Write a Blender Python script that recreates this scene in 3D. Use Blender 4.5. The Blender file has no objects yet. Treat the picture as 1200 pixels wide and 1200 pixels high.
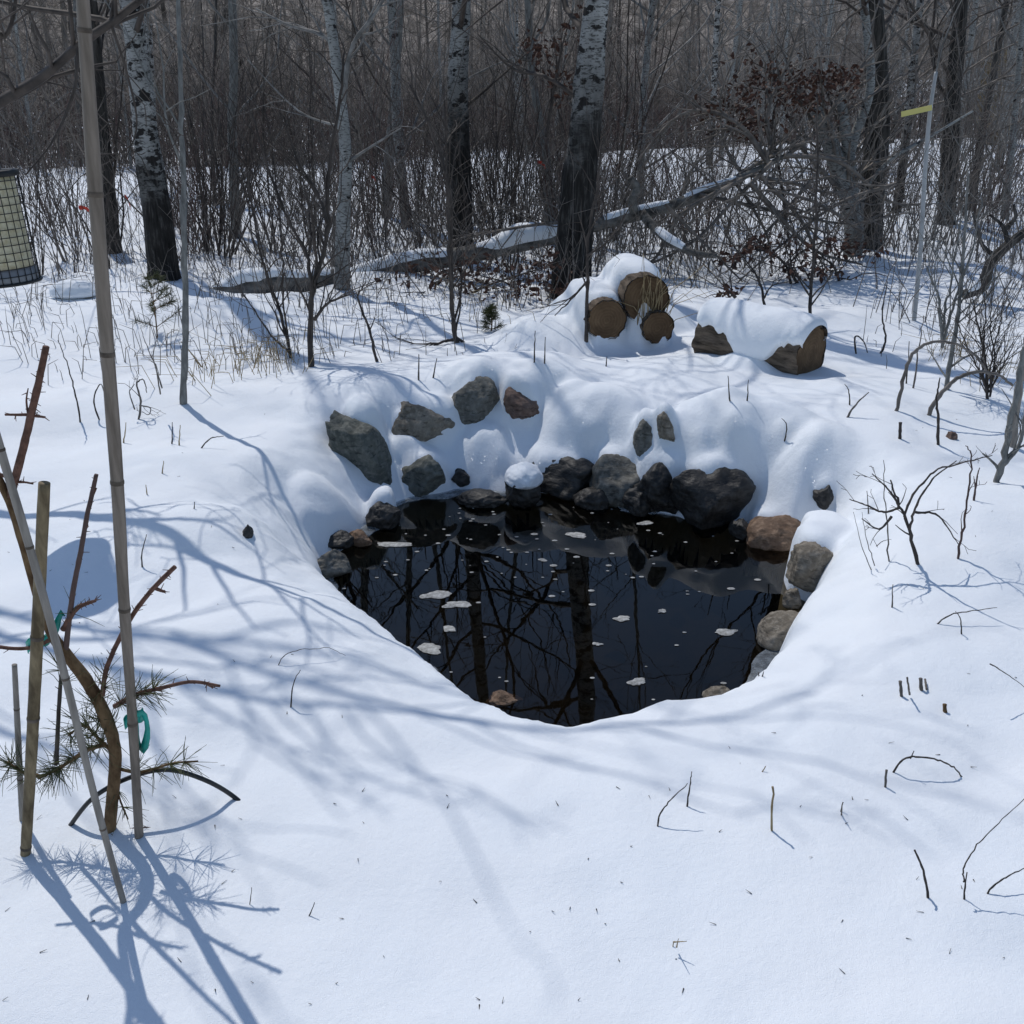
import bpy, math, random
import numpy as np
from mathutils import Vector, Matrix

SC = bpy.context.scene
COL = SC.collection
rad = math.radians

# ------------------------------------------------------------------ camera
CAM_H, PITCH, FPX = 1.5, rad(22.6), 1178.0          # focal length in photo pixels (1200 wide)
cam_d = bpy.data.cameras.new('camera')
cam_d.sensor_fit = 'HORIZONTAL'; cam_d.sensor_width = 36.0
cam_d.lens = FPX / 1200.0 * 36.0
cam_d.clip_start = 0.05; cam_d.clip_end = 2000
cam = bpy.data.objects.new('camera', cam_d); COL.objects.link(cam)
cam.location = (0, 0, CAM_H); cam.rotation_euler = (rad(90) - PITCH, 0, 0)
SC.camera = cam

# ------------------------------------------------------------------ sky, sun, exposure
SUN_AZ, SUN_EL = rad(31), rad(55)                    # azimuth: towards the left of the view direction
sun_dir = Vector((-math.sin(SUN_AZ) * math.cos(SUN_EL), math.cos(SUN_AZ) * math.cos(SUN_EL), math.sin(SUN_EL)))
w = bpy.data.worlds.new('World'); SC.world = w; w.use_nodes = True
nt = w.node_tree
sky = nt.nodes.new('ShaderNodeTexSky'); sky.sky_type = 'NISHITA'; sky.sun_disc = False
sky.sun_elevation = SUN_EL; sky.sun_rotation = -SUN_AZ
sky.altitude = 300; sky.air_density = 1.0; sky.dust_density = 0.4; sky.ozone_density = 1.6
bg = nt.nodes['Background']; bg.inputs['Strength'].default_value = 0.145
nt.links.new(sky.outputs[0], bg.inputs[0])
sd = bpy.data.lights.new('sun', 'SUN'); sd.energy = 3.1; sd.angle = rad(0.53); sd.color = (1.0, 0.965, 0.915)
sun = bpy.data.objects.new('sun', sd); COL.objects.link(sun)
sun.rotation_euler = sun_dir.to_track_quat('Z', 'Y').to_euler()
SC.view_settings.view_transform = 'Standard'; SC.view_settings.look = 'None'
SC.view_settings.exposure = -0.36; SC.view_settings.gamma = 1.0; SC.view_settings.use_curve_mapping = False
SC.render.engine = 'CYCLES'
SC.cycles.use_denoising = True
SC.cycles.max_bounces = 8; SC.cycles.transparent_max_bounces = 12
SC.cycles.sample_clamp_direct = 5.0; SC.cycles.sample_clamp_indirect = 5.0
SC.cycles.caustics_reflective = False; SC.cycles.caustics_refractive = False

# ------------------------------------------------------------------ numeric helpers
CP, SP = math.cos(PITCH), math.sin(PITCH)
def ray(u, v):
    """world direction of a photo pixel, scaled to unit depth"""
    x = (u - 600) / FPX; yc = -(v - 600) / FPX
    return np.array([x, CP + yc * SP, -SP + yc * CP])
def atz(u, v, z):
    d = ray(u, v); t = (z - CAM_H) / d[2]
    return np.array([0, 0, CAM_H]) + d * t
def aty(u, v, Y):
    d = ray(u, v); t = Y / d[1]
    return np.array([0, 0, CAM_H]) + d * t
def px(n, Y, v=600):
    """n photo pixels as metres at world distance Y (row v)"""
    return n * (Y / ray(600, v)[1]) / FPX

def _h(ix, iy, iz):
    n = (ix * 374761393 + iy * 668265263 + iz * 2147483647) & 0xFFFFFFFF
    n = ((n ^ (n >> 13)) * 1274126177) & 0xFFFFFFFF
    n = ((n ^ (n >> 16)) * 2246822519) & 0xFFFFFFFF
    return ((n ^ (n >> 15)) & 0xFFFFFF) / float(0x7FFFFF) - 1.0
def noise(x, y, z=0.0):
    x = np.asarray(x, float); y = np.asarray(y, float); z = np.asarray(z, float) + 0 * x
    xi, yi, zi = np.floor(x).astype(np.int64), np.floor(y).astype(np.int64), np.floor(z).astype(np.int64)
    fx, fy, fz = x - xi, y - yi, z - zi
    sx, sy, sz = (f * f * f * (f * (f * 6 - 15) + 10) for f in (fx, fy, fz))
    def c(a, b, d): return _h(xi + a, yi + b, zi + d)
    def lp(a, b, t): return a + (b - a) * t
    return lp(lp(lp(c(0,0,0), c(1,0,0), sx), lp(c(0,1,0), c(1,1,0), sx), sy),
              lp(lp(c(0,0,1), c(1,0,1), sx), lp(c(0,1,1), c(1,1,1), sx), sy), sz)
def fbm(x, y, z=0.0, o=4):
    s, a, f = 0, 1.0, 1.0
    for k in range(o):
        s = s + a * noise(np.asarray(x) * f + 17.3 * k, np.asarray(y) * f + 5.1 * k, np.asarray(z) * f)
        a *= 0.5; f *= 2.03
    return s
def sstep(a, b, x):
    t = np.clip((x - a) / (b - a), 0, 1); return t * t * (3 - 2 * t)

# ------------------------------------------------------------------ mesh helpers
def mesh(name, V, Q=None, T=None, mats=(), midx=None, smooth=True):
    V = np.asarray(V, np.float32).reshape(-1, 3)
    Q = np.zeros((0, 4), np.int32) if Q is None else np.asarray(Q, np.int32).reshape(-1, 4)
    T = np.zeros((0, 3), np.int32) if T is None else np.asarray(T, np.int32).reshape(-1, 3)
    m = bpy.data.meshes.new(name)
    m.vertices.add(len(V)); m.vertices.foreach_set('co', V.ravel())
    nl = Q.size + T.size; m.loops.add(nl)
    m.loops.foreach_set('vertex_index', np.concatenate([Q.ravel(), T.ravel()]))
    npoly = len(Q) + len(T); m.polygons.add(npoly)
    st = np.concatenate([np.arange(len(Q)) * 4, Q.size + np.arange(len(T)) * 3]).astype(np.int32)
    m.polygons.foreach_set('loop_start', st)
    m.polygons.foreach_set('use_smooth', np.full(npoly, smooth))
    for a in mats: m.materials.append(a)
    if midx is not None: m.polygons.foreach_set('material_index', np.asarray(midx, np.int32))
    m.update(calc_edges=True); m.validate()
    return m
class MB:
    """collects tubes, segments and patches into one mesh"""
    def __init__(s): s.V = []; s.Q = []; s.T = []; s.n = 0
    def add(s, V, Q=None, T=None):
        V = np.asarray(V, float).reshape(-1, 3)
        if Q is not None and len(Q): s.Q.append(np.asarray(Q, np.int64).reshape(-1, 4) + s.n)
        if T is not None and len(T): s.T.append(np.asarray(T, np.int64).reshape(-1, 3) + s.n)
        s.V.append(V); s.n += len(V); return s
    def segs(s, S, n=3):
        """S rows: p0 p1 r0 r1 - loose prisms for twigs"""
        S = np.asarray(S, float).reshape(-1, 8)
        if not len(S): return s
        p0, p1, r0, r1 = S[:, :3], S[:, 3:6], S[:, 6:7], S[:, 7:8]
        d = p1 - p0; d /= np.linalg.norm(d, axis=1, keepdims=True) + 1e-9
        ref = np.where(np.abs(d[:, 2:3]) > 0.9, np.array([[1., 0, 0]]), np.array([[0., 0, 1.]]))
        a = np.cross(d, ref); a /= np.linalg.norm(a, axis=1, keepdims=True); b = np.cross(d, a)
        N = len(S); V = np.zeros((N, 2 * n, 3))
        for k in range(n):
            c, q = math.cos(2 * math.pi * k / n), math.sin(2 * math.pi * k / n)
            V[:, k] = p0 + (a * c + b * q) * r0 - d * r0 * .3
            V[:, n + k] = p1 + (a * c + b * q) * r1 + d * r1 * .3
        base = (np.arange(N) * 2 * n)[:, None]
        for k in range(n):
            s.Q.append(base + np.array([[k, (k + 1) % n, n + (k + 1) % n, n + k]]) + s.n)
        s.V.append(V.reshape(-1, 3)); s.n += N * 2 * n
        return s
    def tube(s, P, R, n=8, cap=True, disp=None):
        P = np.asarray(P, float); m = len(P)
        R = np.broadcast_to(np.asarray(R, float), (m,))
        D = np.gradient(P, axis=0); D /= np.linalg.norm(D, axis=1, keepdims=True) + 1e-9
        a = np.cross(D[0], [0, 0, 1.0] if abs(D[0][2]) < .9 else [1.0, 0, 0]); a /= np.linalg.norm(a)
        th = np.arange(n) * 2 * math.pi / n
        V = np.zeros((m, n, 3))
        for i in range(m):
            a = a - D[i] * a.dot(D[i]); a /= np.linalg.norm(a); b = np.cross(D[i], a)
            rr = R[i] * (1 if disp is None else 1 + disp[i])
            V[i] = P[i] + (np.cos(th)[:, None] * a + np.sin(th)[:, None] * b) * np.reshape(rr, (-1, 1))
        i, k = np.meshgrid(np.arange(m - 1), np.arange(n), indexing='ij')
        k2 = (k + 1) % n
        Q = np.stack([i * n + k, i * n + k2, (i + 1) * n + k2, (i + 1) * n + k], -1).reshape(-1, 4)
        V = V.reshape(-1, 3); T = []
        if cap:
            V = np.vstack([V, P[:1], P[-1:]]); c0, c1 = m * n, m * n + 1
            for k in range(n):
                T.append((c0, (k + 1) % n, k)); T.append((c1, (m - 1) * n + k, (m - 1) * n + (k + 1) % n))
        return s.add(V, Q, T)
    def mesh(s, name, mats, smooth=True, off=(0, 0, 0)):
        V = np.vstack(s.V) - np.asarray(off)
        return mesh(name, V, np.vstack(s.Q) if s.Q else None, np.vstack(s.T) if s.T else None,
                    mats if isinstance(mats, (list, tuple)) else [mats], smooth=smooth)
def link(name, data, loc=(0, 0, 0), parent=None):
    o = bpy.data.objects.new(name, data); COL.objects.link(o); o.location = loc
    if parent is not None: o.parent = parent
    return o
def tag(o, label=None, cat=None, group=None, kind=None):
    if label: o['label'] = label
    if cat: o['category'] = cat
    if group: o['group'] = group
    if kind: o['kind'] = kind
    return o
def spline(pts, n):
    """Catmull-Rom through pts, n samples"""
    P = np.asarray(pts, float)
    if len(P) == 2: return P[0] + (P[1] - P[0]) * np.linspace(0, 1, n)[:, None]
    Q = np.vstack([2 * P[0] - P[1], P, 2 * P[-1] - P[-2]])
    t = np.linspace(0, len(P) - 1 - 1e-6, n); i = t.astype(int); f = (t - i)[:, None]
    a, b, c, d = Q[i], Q[i + 1], Q[i + 2], Q[i + 3]
    return .5 * (2 * b + (c - a) * f + (2 * a - 5 * b + 4 * c - d) * f ** 2 + (3 * b - 3 * c + d - a) * f ** 3)

# ------------------------------------------------------------------ materials
def mat(name, col=(.5, .5, .5), rough=.8, spec=.3):
    m = bpy.data.materials.new(name); m.use_nodes = True
    b = m.node_tree.nodes['Principled BSDF']
    b.inputs['Base Color'].default_value = (*col, 1); b.inputs['Roughness'].default_value = rough
    b.inputs['Specular IOR Level'].default_value = spec
    return m
class NG:
    def __init__(s, m): s.m = m; s.t = m.node_tree; s.b = s.t.nodes['Principled BSDF']
    def n(s, ty, **kw):
        x = s.t.nodes.new(ty)
        for k, v in kw.items():
            if k.startswith('_'): setattr(x, k[1:], v)
            else: x.inputs[k.replace('~', ' ')].default_value = v
        return x
    def l(s, a, b): s.t.links.new(a, b)
    def coord(s, scale=(1, 1, 1), kind='Object'):
        c = s.n('ShaderNodeTexCoord'); mp = s.n('ShaderNodeMapping'); mp.inputs['Scale'].default_value = scale
        s.l(c.outputs[kind], mp.inputs['Vector']); return mp.outputs[0]
    def noise(s, scale, vec=None, detail=4, rough=.55):
        x = s.n('ShaderNodeTexNoise', Scale=scale, Detail=detail, Roughness=rough)
        if vec is not None: s.l(vec, x.inputs['Vector'])
        return x.outputs['Fac']
    def ramp(s, fac, stops):
        r = s.n('ShaderNodeValToRGB'); e = r.color_ramp.elements
        while len(e) < len(stops): e.new(.5)
        for el, (p, c) in zip(e, stops):
            el.position = p; el.color = (*c, 1) if len(c) == 3 else c
        s.l(fac, r.inputs[0]); return r.outputs[0]
    def mix(s, fac, a, b, mode='MIX'):
        x = s.n('ShaderNodeMix', _data_type='RGBA', _blend_type=mode)
        if isinstance(fac, (int, float)): x.inputs[0].default_value = fac
        else: s.l(fac, x.inputs[0])
        for sock, val in ((x.inputs[6], a), (x.inputs[7], b)):
            if isinstance(val, tuple): sock.default_value = (*val, 1)
            else: s.l(val, sock)
        return x.outputs[2]
    def math(s, op, a, b=None):
        x = s.n('ShaderNodeMath', _operation=op)
        for sock, val in ((x.inputs[0], a), (x.inputs[1], b)):
            if val is None: continue
            if isinstance(val, (int, float)): sock.default_value = val
            else: s.l(val, sock)
        return x.outputs[0]
    def bump(s, h, strength=.5, dist=.01):
        x = s.n('ShaderNodeBump', Strength=strength, Distance=dist); s.l(h, x.inputs['Height'])
        s.l(x.outputs[0], s.b.inputs['Normal']); return x
    def col(s, c): s.l(c, s.b.inputs['Base Color'])

def m_snow():
    m = mat('snow', (.86, .89, .93), .62, .25); g = NG(m)
    c = g.coord()
    fine = g.noise(420, c, 2, .6); med = g.noise(55, c, 5, .65); big = g.noise(5, c, 3)
    h = g.math('ADD', g.math('MULTIPLY', fine, .20), g.math('ADD', g.math('MULTIPLY', med, .35), big))
    g.bump(h, .5, .016)
    g.col(g.ramp(g.noise(2.3, c, 4), [(.3, (.84, .88, .92)), (.7, (.875, .90, .925))]))
    # ice-crystal glints: sparse mirror-like grains with their own facing
    vo = g.n('ShaderNodeTexVoronoi', Scale=300.0); g.l(c, vo.inputs['Vector'])
    sel = g.math('GREATER_THAN', g.n('ShaderNodeSeparateColor').outputs[0], .5)
    sepc = [n for n in g.t.nodes if n.type == 'SEPARATE_COLOR'][0]; g.l(vo.outputs['Color'], sepc.inputs[0])
    near = g.math('LESS_THAN', vo.outputs['Distance'], .33)
    pick = g.math('MULTIPLY', g.math('GREATER_THAN', sepc.outputs[1], .90), near)
    nrm = g.n('ShaderNodeVectorMath', _operation='SUBTRACT'); g.l(vo.outputs['Color'], nrm.inputs[0]); nrm.inputs[1].default_value = (.5, .5, .5)
    sc2 = g.n('ShaderNodeVectorMath', _operation='SCALE'); g.l(nrm.outputs[0], sc2.inputs[0]); sc2.inputs['Scale'].default_value = 1.6
    geo = g.n('ShaderNodeNewGeometry'); ad = g.n('ShaderNodeVectorMath', _operation='ADD')
    g.l(sc2.outputs[0], ad.inputs[0]); g.l(geo.outputs['Normal'], ad.inputs[1])
    nn = g.n('ShaderNodeVectorMath', _operation='NORMALIZE'); g.l(ad.outputs[0], nn.inputs[0])
    gl = g.n('ShaderNodeBsdfGlossy', Roughness=.24); g.l(nn.outputs[0], gl.inputs['Normal'])
    ms = g.n('ShaderNodeAddShader'); g.l(g.math('MULTIPLY', pick, .3), gl.inputs['Color'])
    g.l(g.b.outputs[0], ms.inputs[0]); g.l(gl.outputs[0], ms.inputs[1])
    g.l(ms.outputs[0], g.t.nodes['Material Output'].inputs[0])
    g.b.inputs['Subsurface Weight'].default_value = 0.0
    return m
def m_bark(name, lo, hi, scale=(30, 30, 5), bump=.9):
    m = mat(name, lo, .9, .15); g = NG(m); c = g.coord(scale)
    f = g.noise(1.0, c, 5, .65)
    g.col(g.ramp(f, [(.32, lo), (.68, hi)])); g.bump(f, bump, .012); return m
def m_aspen(name, z0, z1, white=(.36, .36, .345), patch=.56):
    """white papery bark with black scars, dark furrowed bark below height z0..z1"""
    m = mat(name, white, .8, .2); g = NG(m)
    c = g.coord(); sep = g.n('ShaderNodeSeparateXYZ'); g.l(c, sep.inputs[0])
    n1 = g.noise(1.0, g.coord((9, 9, 17)), 4, .6)
    n2 = g.noise(1.0, g.coord((26, 26, 90)), 3, .6)
    n3 = g.noise(1.0, g.coord((36, 36, 5)), 5, .7)
    w_ = g.ramp(g.noise(6, c, 4), [(.3, tuple(x * .62 for x in white)), (.7, white)])
    w_ = g.mix(g.ramp(n2, [(.52, (0, 0, 0)), (.60, (1, 1, 1))]), w_, (.10, .097, .092))
    w_ = g.mix(g.ramp(n1, [(patch, (0, 0, 0)), (patch + .05, (1, 1, 1))]), w_, (.02, .018, .017))
    d_ = g.ramp(n3, [(.35, (.006, .0055, .005)), (.54, (.026, .024, .022)), (.76, (.11, .105, .097))])
    hgt = g.math('ADD', sep.outputs[2], g.math('MULTIPLY', g.math('SUBTRACT', g.noise(3.2, c, 4), .5), 1.6))
    mr = g.n('ShaderNodeMapRange'); mr.inputs[1].default_value = z0; mr.inputs[2].default_value = z1; g.l(hgt, mr.inputs[0])
    g.col(g.mix(mr.outputs[0], d_, w_)); g.bump(n3, .7, .012); return m
def m_rock(name, a, b, c3, rough=.8, spec=.35):
    m = mat(name, a, rough, spec); g = NG(m); c = g.coord()
    n1 = g.noise(5, c, 6, .65); n2 = g.noise(45, c, 3, .6); n3 = g.noise(14, g.coord((1, 1, 3.0)), 5, .7)
    base = g.ramp(n1, [(.30, a), (.52, b), (.72, c3)])
    base = g.mix(g.ramp(n2, [(.45, (0, 0, 0)), (.75, (.6, .6, .6))]), base, tuple(x * 1.5 for x in c3))
    base = g.mix(g.ramp(n3, [(.35, (.75, .75, .75)), (.45, (0, 0, 0))]), base, tuple(x * .35 for x in a))
    g.col(base); g.bump(g.math('ADD', n3, g.math('MULTIPLY', n2, .4)), .7, .012); return m
def m_simple(name, lo, hi, scale=40, rough=.75, spec=.3, stretch=(1, 1, 1), bump=0):
    m = mat(name, lo, rough, spec); g = NG(m); f = g.noise(scale, g.coord(stretch), 4, .6)
    g.col(g.ramp(f, [(.35, lo), (.65, hi)]))
    if bump: g.bump(f, bump, .004)
    return m
def m_rings(name):
    """sawn log end: growth rings and drying cracks round the local X axis"""
    m = mat(name, (.3, .2, .1), .85, .15); g = NG(m); c = g.coord()
    wv = g.n('ShaderNodeTexWave', _wave_type='RINGS', _rings_direction='X', Scale=17.0, Distortion=3.2, Detail=3.0)
    wv.inputs['Detail Scale'].default_value = 1.6
    g.l(c, wv.inputs['Vector'])
    n = g.noise(9, c, 5, .6)
    base = g.ramp(n, [(.3, (.070, .043, .025)), (.7, (.175, .115, .066))])
    g.col(g.mix(g.math('MULTIPLY', wv.outputs['Fac'], .28), base, (.07, .04, .02)))
    g.bump(wv.outputs['Fac'], .25, .003); return m
def m_water():
    m = bpy.data.materials.new('pond_water'); m.use_nodes = True; t = m.node_tree; t.nodes.clear()
    out = t.nodes.new('ShaderNodeOutputMaterial'); mx = t.nodes.new('ShaderNodeMixShader')
    tr = t.nodes.new('ShaderNodeBsdfTransparent'); tr.inputs[0].default_value = (.34, .30, .22, 1)
    gl = t.nodes.new('ShaderNodeBsdfGlossy'); gl.inputs['Roughness'].default_value = .012
    fr = t.nodes.new('ShaderNodeFresnel'); fr.inputs[0].default_value = 1.333
    tc = t.nodes.new('ShaderNodeTexCoord'); nz = t.nodes.new('ShaderNodeTexNoise'); nz.inputs['Scale'].default_value = 9; nz.inputs['Detail'].default_value = 1.5
    bp = t.nodes.new('ShaderNodeBump'); bp.inputs['Strength'].default_value = .022; bp.inputs['Distance'].default_value = .01
    L = t.links.new
    L(tc.outputs['Object'], nz.inputs['Vector']); L(nz.outputs['Fac'], bp.inputs['Height'])
    L(bp.outputs[0], gl.inputs['Normal']); L(bp.outputs[0], fr.inputs['Normal'])
    L(fr.outputs[0], mx.inputs[0]); L(tr.outputs[0], mx.inputs[1]); L(gl.outputs[0], mx.inputs[2]); L(mx.outputs[0], out.inputs[0])
    return m

M = {}
M['snow'] = m_snow()
M['water'] = m_water()
M['mud'] = m_simple('pond_mud', (.010, .009, .007), (.028, .023, .016), 14, .9)
M['bark_dark'] = m_bark('dark_bark', (.018, .016, .015), (.10, .095, .088))
M['bark_grey'] = m_bark('grey_bark', (.10, .10, .095), (.26, .26, .245), (40, 40, 14), .5)
M['bark_log'] = m_bark('log_bark', (.035, .027, .020), (.20, .155, .115), (8, 38, 38), 1.0)
M['bark_birch_log'] = m_bark('fallen_birch_bark', (.035, .032, .029), (.24, .23, .21), (6, 14, 14), .6)
M['aspen_main'] = m_aspen('aspen_bark', 1.15, 1.95, patch=.53)
M['aspen_thin'] = m_aspen('aspen_bark_thin', .7, 1.3, patch=.51)
M['birch_pale'] = m_aspen('pale_birch_bark', -.6, .3, (.33, .335, .32), .60)
M['bark_furrow'] = m_bark('furrowed_bark', (.008, .0075, .007), (.085, .078, .070), (26, 26, 4), 1.0)
M['twig'] = m_simple('grey_brown_twig', (.085, .074, .065), (.215, .190, .168), 9, .8)
M['twig_dark'] = m_simple('dark_twig', (.030, .025, .022), (.090, .073, .062), 9, .75)
M['twig_red'] = m_simple('red_osier_twig', (.070, .042, .037), (.14, .092, .080), 6, .7)
M['twig_pale'] = m_simple('pale_branch', (.10, .098, .093), (.25, .245, .235), 9, .8)
M['wood_far'] = m_simple('far_wood', (.045, .037, .030), (.37, .318, .270), .55, .9)
M['leaf'] = m_simple('dead_oak_leaf', (.030, .014, .011), (.105, .050, .032), 30, .7)
M['straw'] = m_simple('dead_grass', (.22, .16, .085), (.42, .33, .19), 25, .8)
M['bamboo'] = m_simple('bamboo', (.125, .098, .074), (.235, .19, .15), 5, .55, .4, (14, 14, 1.5), .2)
M['bamboo_old'] = m_simple('weathered_bamboo', (.085, .060, .030), (.26, .20, .115), 4, .7, .3, (10, 10, 3), .4)
M['bamboo_grey'] = m_simple('grey_cane', (.17, .15, .13), (.30, .27, .235), 5, .7, .3, (14, 14, 2), .2)
M['node_dark'] = m_simple('cane_node', (.06, .046, .034), (.14, .11, .085), 40)
M['pine_bark'] = m_simple('pine_bark', (.075, .042, .020), (.21, .135, .070), 40, .85, .2, (1, 1, .5), .8)
M['pine_shoot'] = m_simple('pine_shoot', (.080, .040, .028), (.165, .085, .060), 60, .8)
M['needle'] = m_simple('pine_needle', (.028, .040, .014), (.11, .115, .040), 14, .5)
M['tape'] = m_simple('teal_tape', (.0, .20, .155), (.005, .36, .29), 20, .35, .5)
M['hose'] = mat('black_hose', (.010, .010, .010), .35, .5)
M['wire'] = mat('black_wire', (.012, .012, .012), .5, .4)
M['seed'] = m_simple('seed_fill', (.52, .45, .28), (.70, .64, .46), 55, .8)
M['feeder_base'] = mat('feeder_metal', (.20, .21, .23), .4, .5)
M['pvc'] = m_simple('grey_plastic_tube', (.26, .27, .275), (.38, .39, .395), 6, .45, .4)
M['yellow_tag'] = mat('yellow_tag', (.55, .49, .16), .5, .4)
M['red_tape'] = mat('red_ribbon', (.62, .06, .035), .5, .4)
M['foam'] = m_simple('foam', (.22, .215, .20), (.48, .48, .46), 60, .8)
M['rings'] = m_rings('sawn_end')
M['rock_grey'] = m_rock('grey_stone', (.060, .058, .052), (.125, .118, .10), (.20, .19, .165))
M['rock_green'] = m_rock('greenish_stone', (.050, .054, .045), (.10, .105, .09), (.17, .17, .145))
M['rock_brown'] = m_rock('brown_stone', (.085, .050, .030), (.175, .11, .07), (.26, .18, .12))
M['rock_red'] = m_rock('rusty_stone', (.065, .040, .032), (.13, .082, .064), (.20, .14, .11))
M['rock_tan'] = m_rock('tan_stone', (.085, .068, .048), (.185, .157, .120), (.29, .255, .205))
M['rock_wet'] = m_rock('wet_stone', (.010, .0095, .009), (.022, .020, .018), (.050, .046, .040), .55, .4)
def m_ice():
    m = mat('thin_ice', (.55, .60, .64), .25, .5); g = NG(m); tr = g.n('ShaderNodeBsdfTransparent', Color=(.75, .78, .80, 1)); ms = g.n('ShaderNodeMixShader')
    g.l(g.ramp(g.noise(22, g.coord(), 5, .65), [(.3, (.12, .12, .12)), (.75, (.62, .62, .62))]), ms.inputs[0]); g.l(tr.outputs[0], ms.inputs[1]); g.l(g.b.outputs[0], ms.inputs[2]); g.l(ms.outputs[0], g.t.nodes['Material Output'].inputs[0])
    return m
M['ice'] = m_ice()

# ------------------------------------------------------------------ ground: snow sheet with the pond hollow
WZ = -0.32                                             # water level
# rim of the hollow: photo pixel, snow edge height, width over which the bank rounds off
RIM = [(374, 670, -.22, .42), (410, 702, -.17, .42), (455, 738, -.13, .42), (500, 768, -.10, .40), (540, 797, -.08, .38),
       (562, 819, -.07, .36), (600, 834, -.06, .36), (635, 844, -.05, .36), (670, 848, -.05, .36), (715, 837, -.05, .36),
       (770, 822, -.06, .36), (840, 812, -.08, .36), (882, 795, -.10, .36), (912, 765, -.12, .36), (938, 715, -.13, .36),
       (968, 672, -.13, .34), (955, 640, -.33, .34), (915, 645, -.34, .34), (872, 616, -.34, .46), (800, 610, -.34, .58), (750, 600, -.34, .60),
       (700, 584, -.34, .60), (640, 579, -.34, .62), (590, 584, -.34, .60), (540, 580, -.34, .62), (490, 588, -.34, .60),
       (460, 600, -.34, .55), (435, 622, -.34, .50), (400, 642, -.34, .42), (378, 655, -.32, .40)]
RP = np.array([atz(u, v, z)[:2] for u, v, z, _ in RIM]); RZ = np.array([r[2] for r in RIM]); RW = np.array([r[3] for r in RIM])
def rim_dist(x, y):
    """signed distance to the rim (outside > 0) with edge height and rounding width there"""
    best = np.full(x.shape, 1e9); ze = np.zeros(x.shape); wd = np.ones(x.shape); inside = np.zeros(x.shape, bool)
    wsum = np.zeros(x.shape)
    n = len(RP)
    for i in range(n):
        a, b = RP[i], RP[(i + 1) % n]; ab = b - a
        t = np.clip(((x - a[0]) * ab[0] + (y - a[1]) * ab[1]) / ab.dot(ab), 0, 1)
        d = np.hypot(x - a[0] - t * ab[0], y - a[1] - t * ab[1])
        k = np.linalg.norm(ab) / (d + .03) ** 4            # blended edge values: no creases on the bank
        ze += k * (RZ[i] + (RZ[(i + 1) % n] - RZ[i]) * t); wd_ = RW[i] + (RW[(i + 1) % n] - RW[i]) * t
        wd = np.where(wsum == 0, 0, wd) + k * wd_; wsum += k
        best = np.minimum(best, d)
        cond = ((a[1] > y) != (b[1] > y)) & (x < (b[0] - a[0]) * (y - a[1]) / (b[1] - a[1] + 1e-12) + a[0])
        inside ^= cond
    return np.where(inside, -best, best), ze / wsum, wd / wsum
def gauss(x, y, cx, cy, sx, sy, rot=0.0):
    c, s = math.cos(rot), math.sin(rot); X = (x - cx) * c + (y - cy) * s; Y = -(x - cx) * s + (y - cy) * c
    return np.exp(-(X / sx) ** 2 - (Y / sy) ** 2)
def base(x, y):
    h = .05 * fbm(x * .55 + 3, y * .55, 0, 3) * sstep(1.0, 4.5, y)
    h = h + .028 * fbm(x * 1.5, y * 1.5 + 9, 0, 3)
    h = h + .15 * gauss(x, y, -1.55, 5.05, 1.0, .55, .15)             # mound left of the pond
    h = h + .10 * gauss(x, y, .35, 5.45, 1.5, .6)                    # berm over the back stones
    h = h + .06 * gauss(x, y, 1.9, 4.5, .9, .8)
    h = h + .10 * gauss(x, y, 1.75, 3.35, .55, .5)
    h = h + .10 * gauss(x, y, -1.45, 4.0, .5, .4)                     # low mound with the dark stone at left
    h = h + .12 * gauss(x, y, -2.1, 7.2, .9, .5) + .10 * gauss(x, y, 1.95, 6.9, .45, .3)
    h = h + .07 * fbm(x * .9, y * .9 + 30, 0, 3) * sstep(6.5, 8.5, y) * (1 - sstep(25, 40, y))
    h = h + .5 * fbm(x * .05 + 8, y * .05, 0, 2) * sstep(16, 45, y)
    h = h - .35 * sstep(14, 45, y)
    # rising ground beyond the field on the right
    h = h + 2.6 * sstep(40, 75, y) * sstep(5, 30, x)
    return h
COVERS = []                                            # x, y, rx, ry, rot, top, drop, seed: snow lying on stones and logs
LEDGE = []                                             # plan points and step heights
LUMPS = []                                             # x, y, rx, ry, rot, height, power
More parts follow.
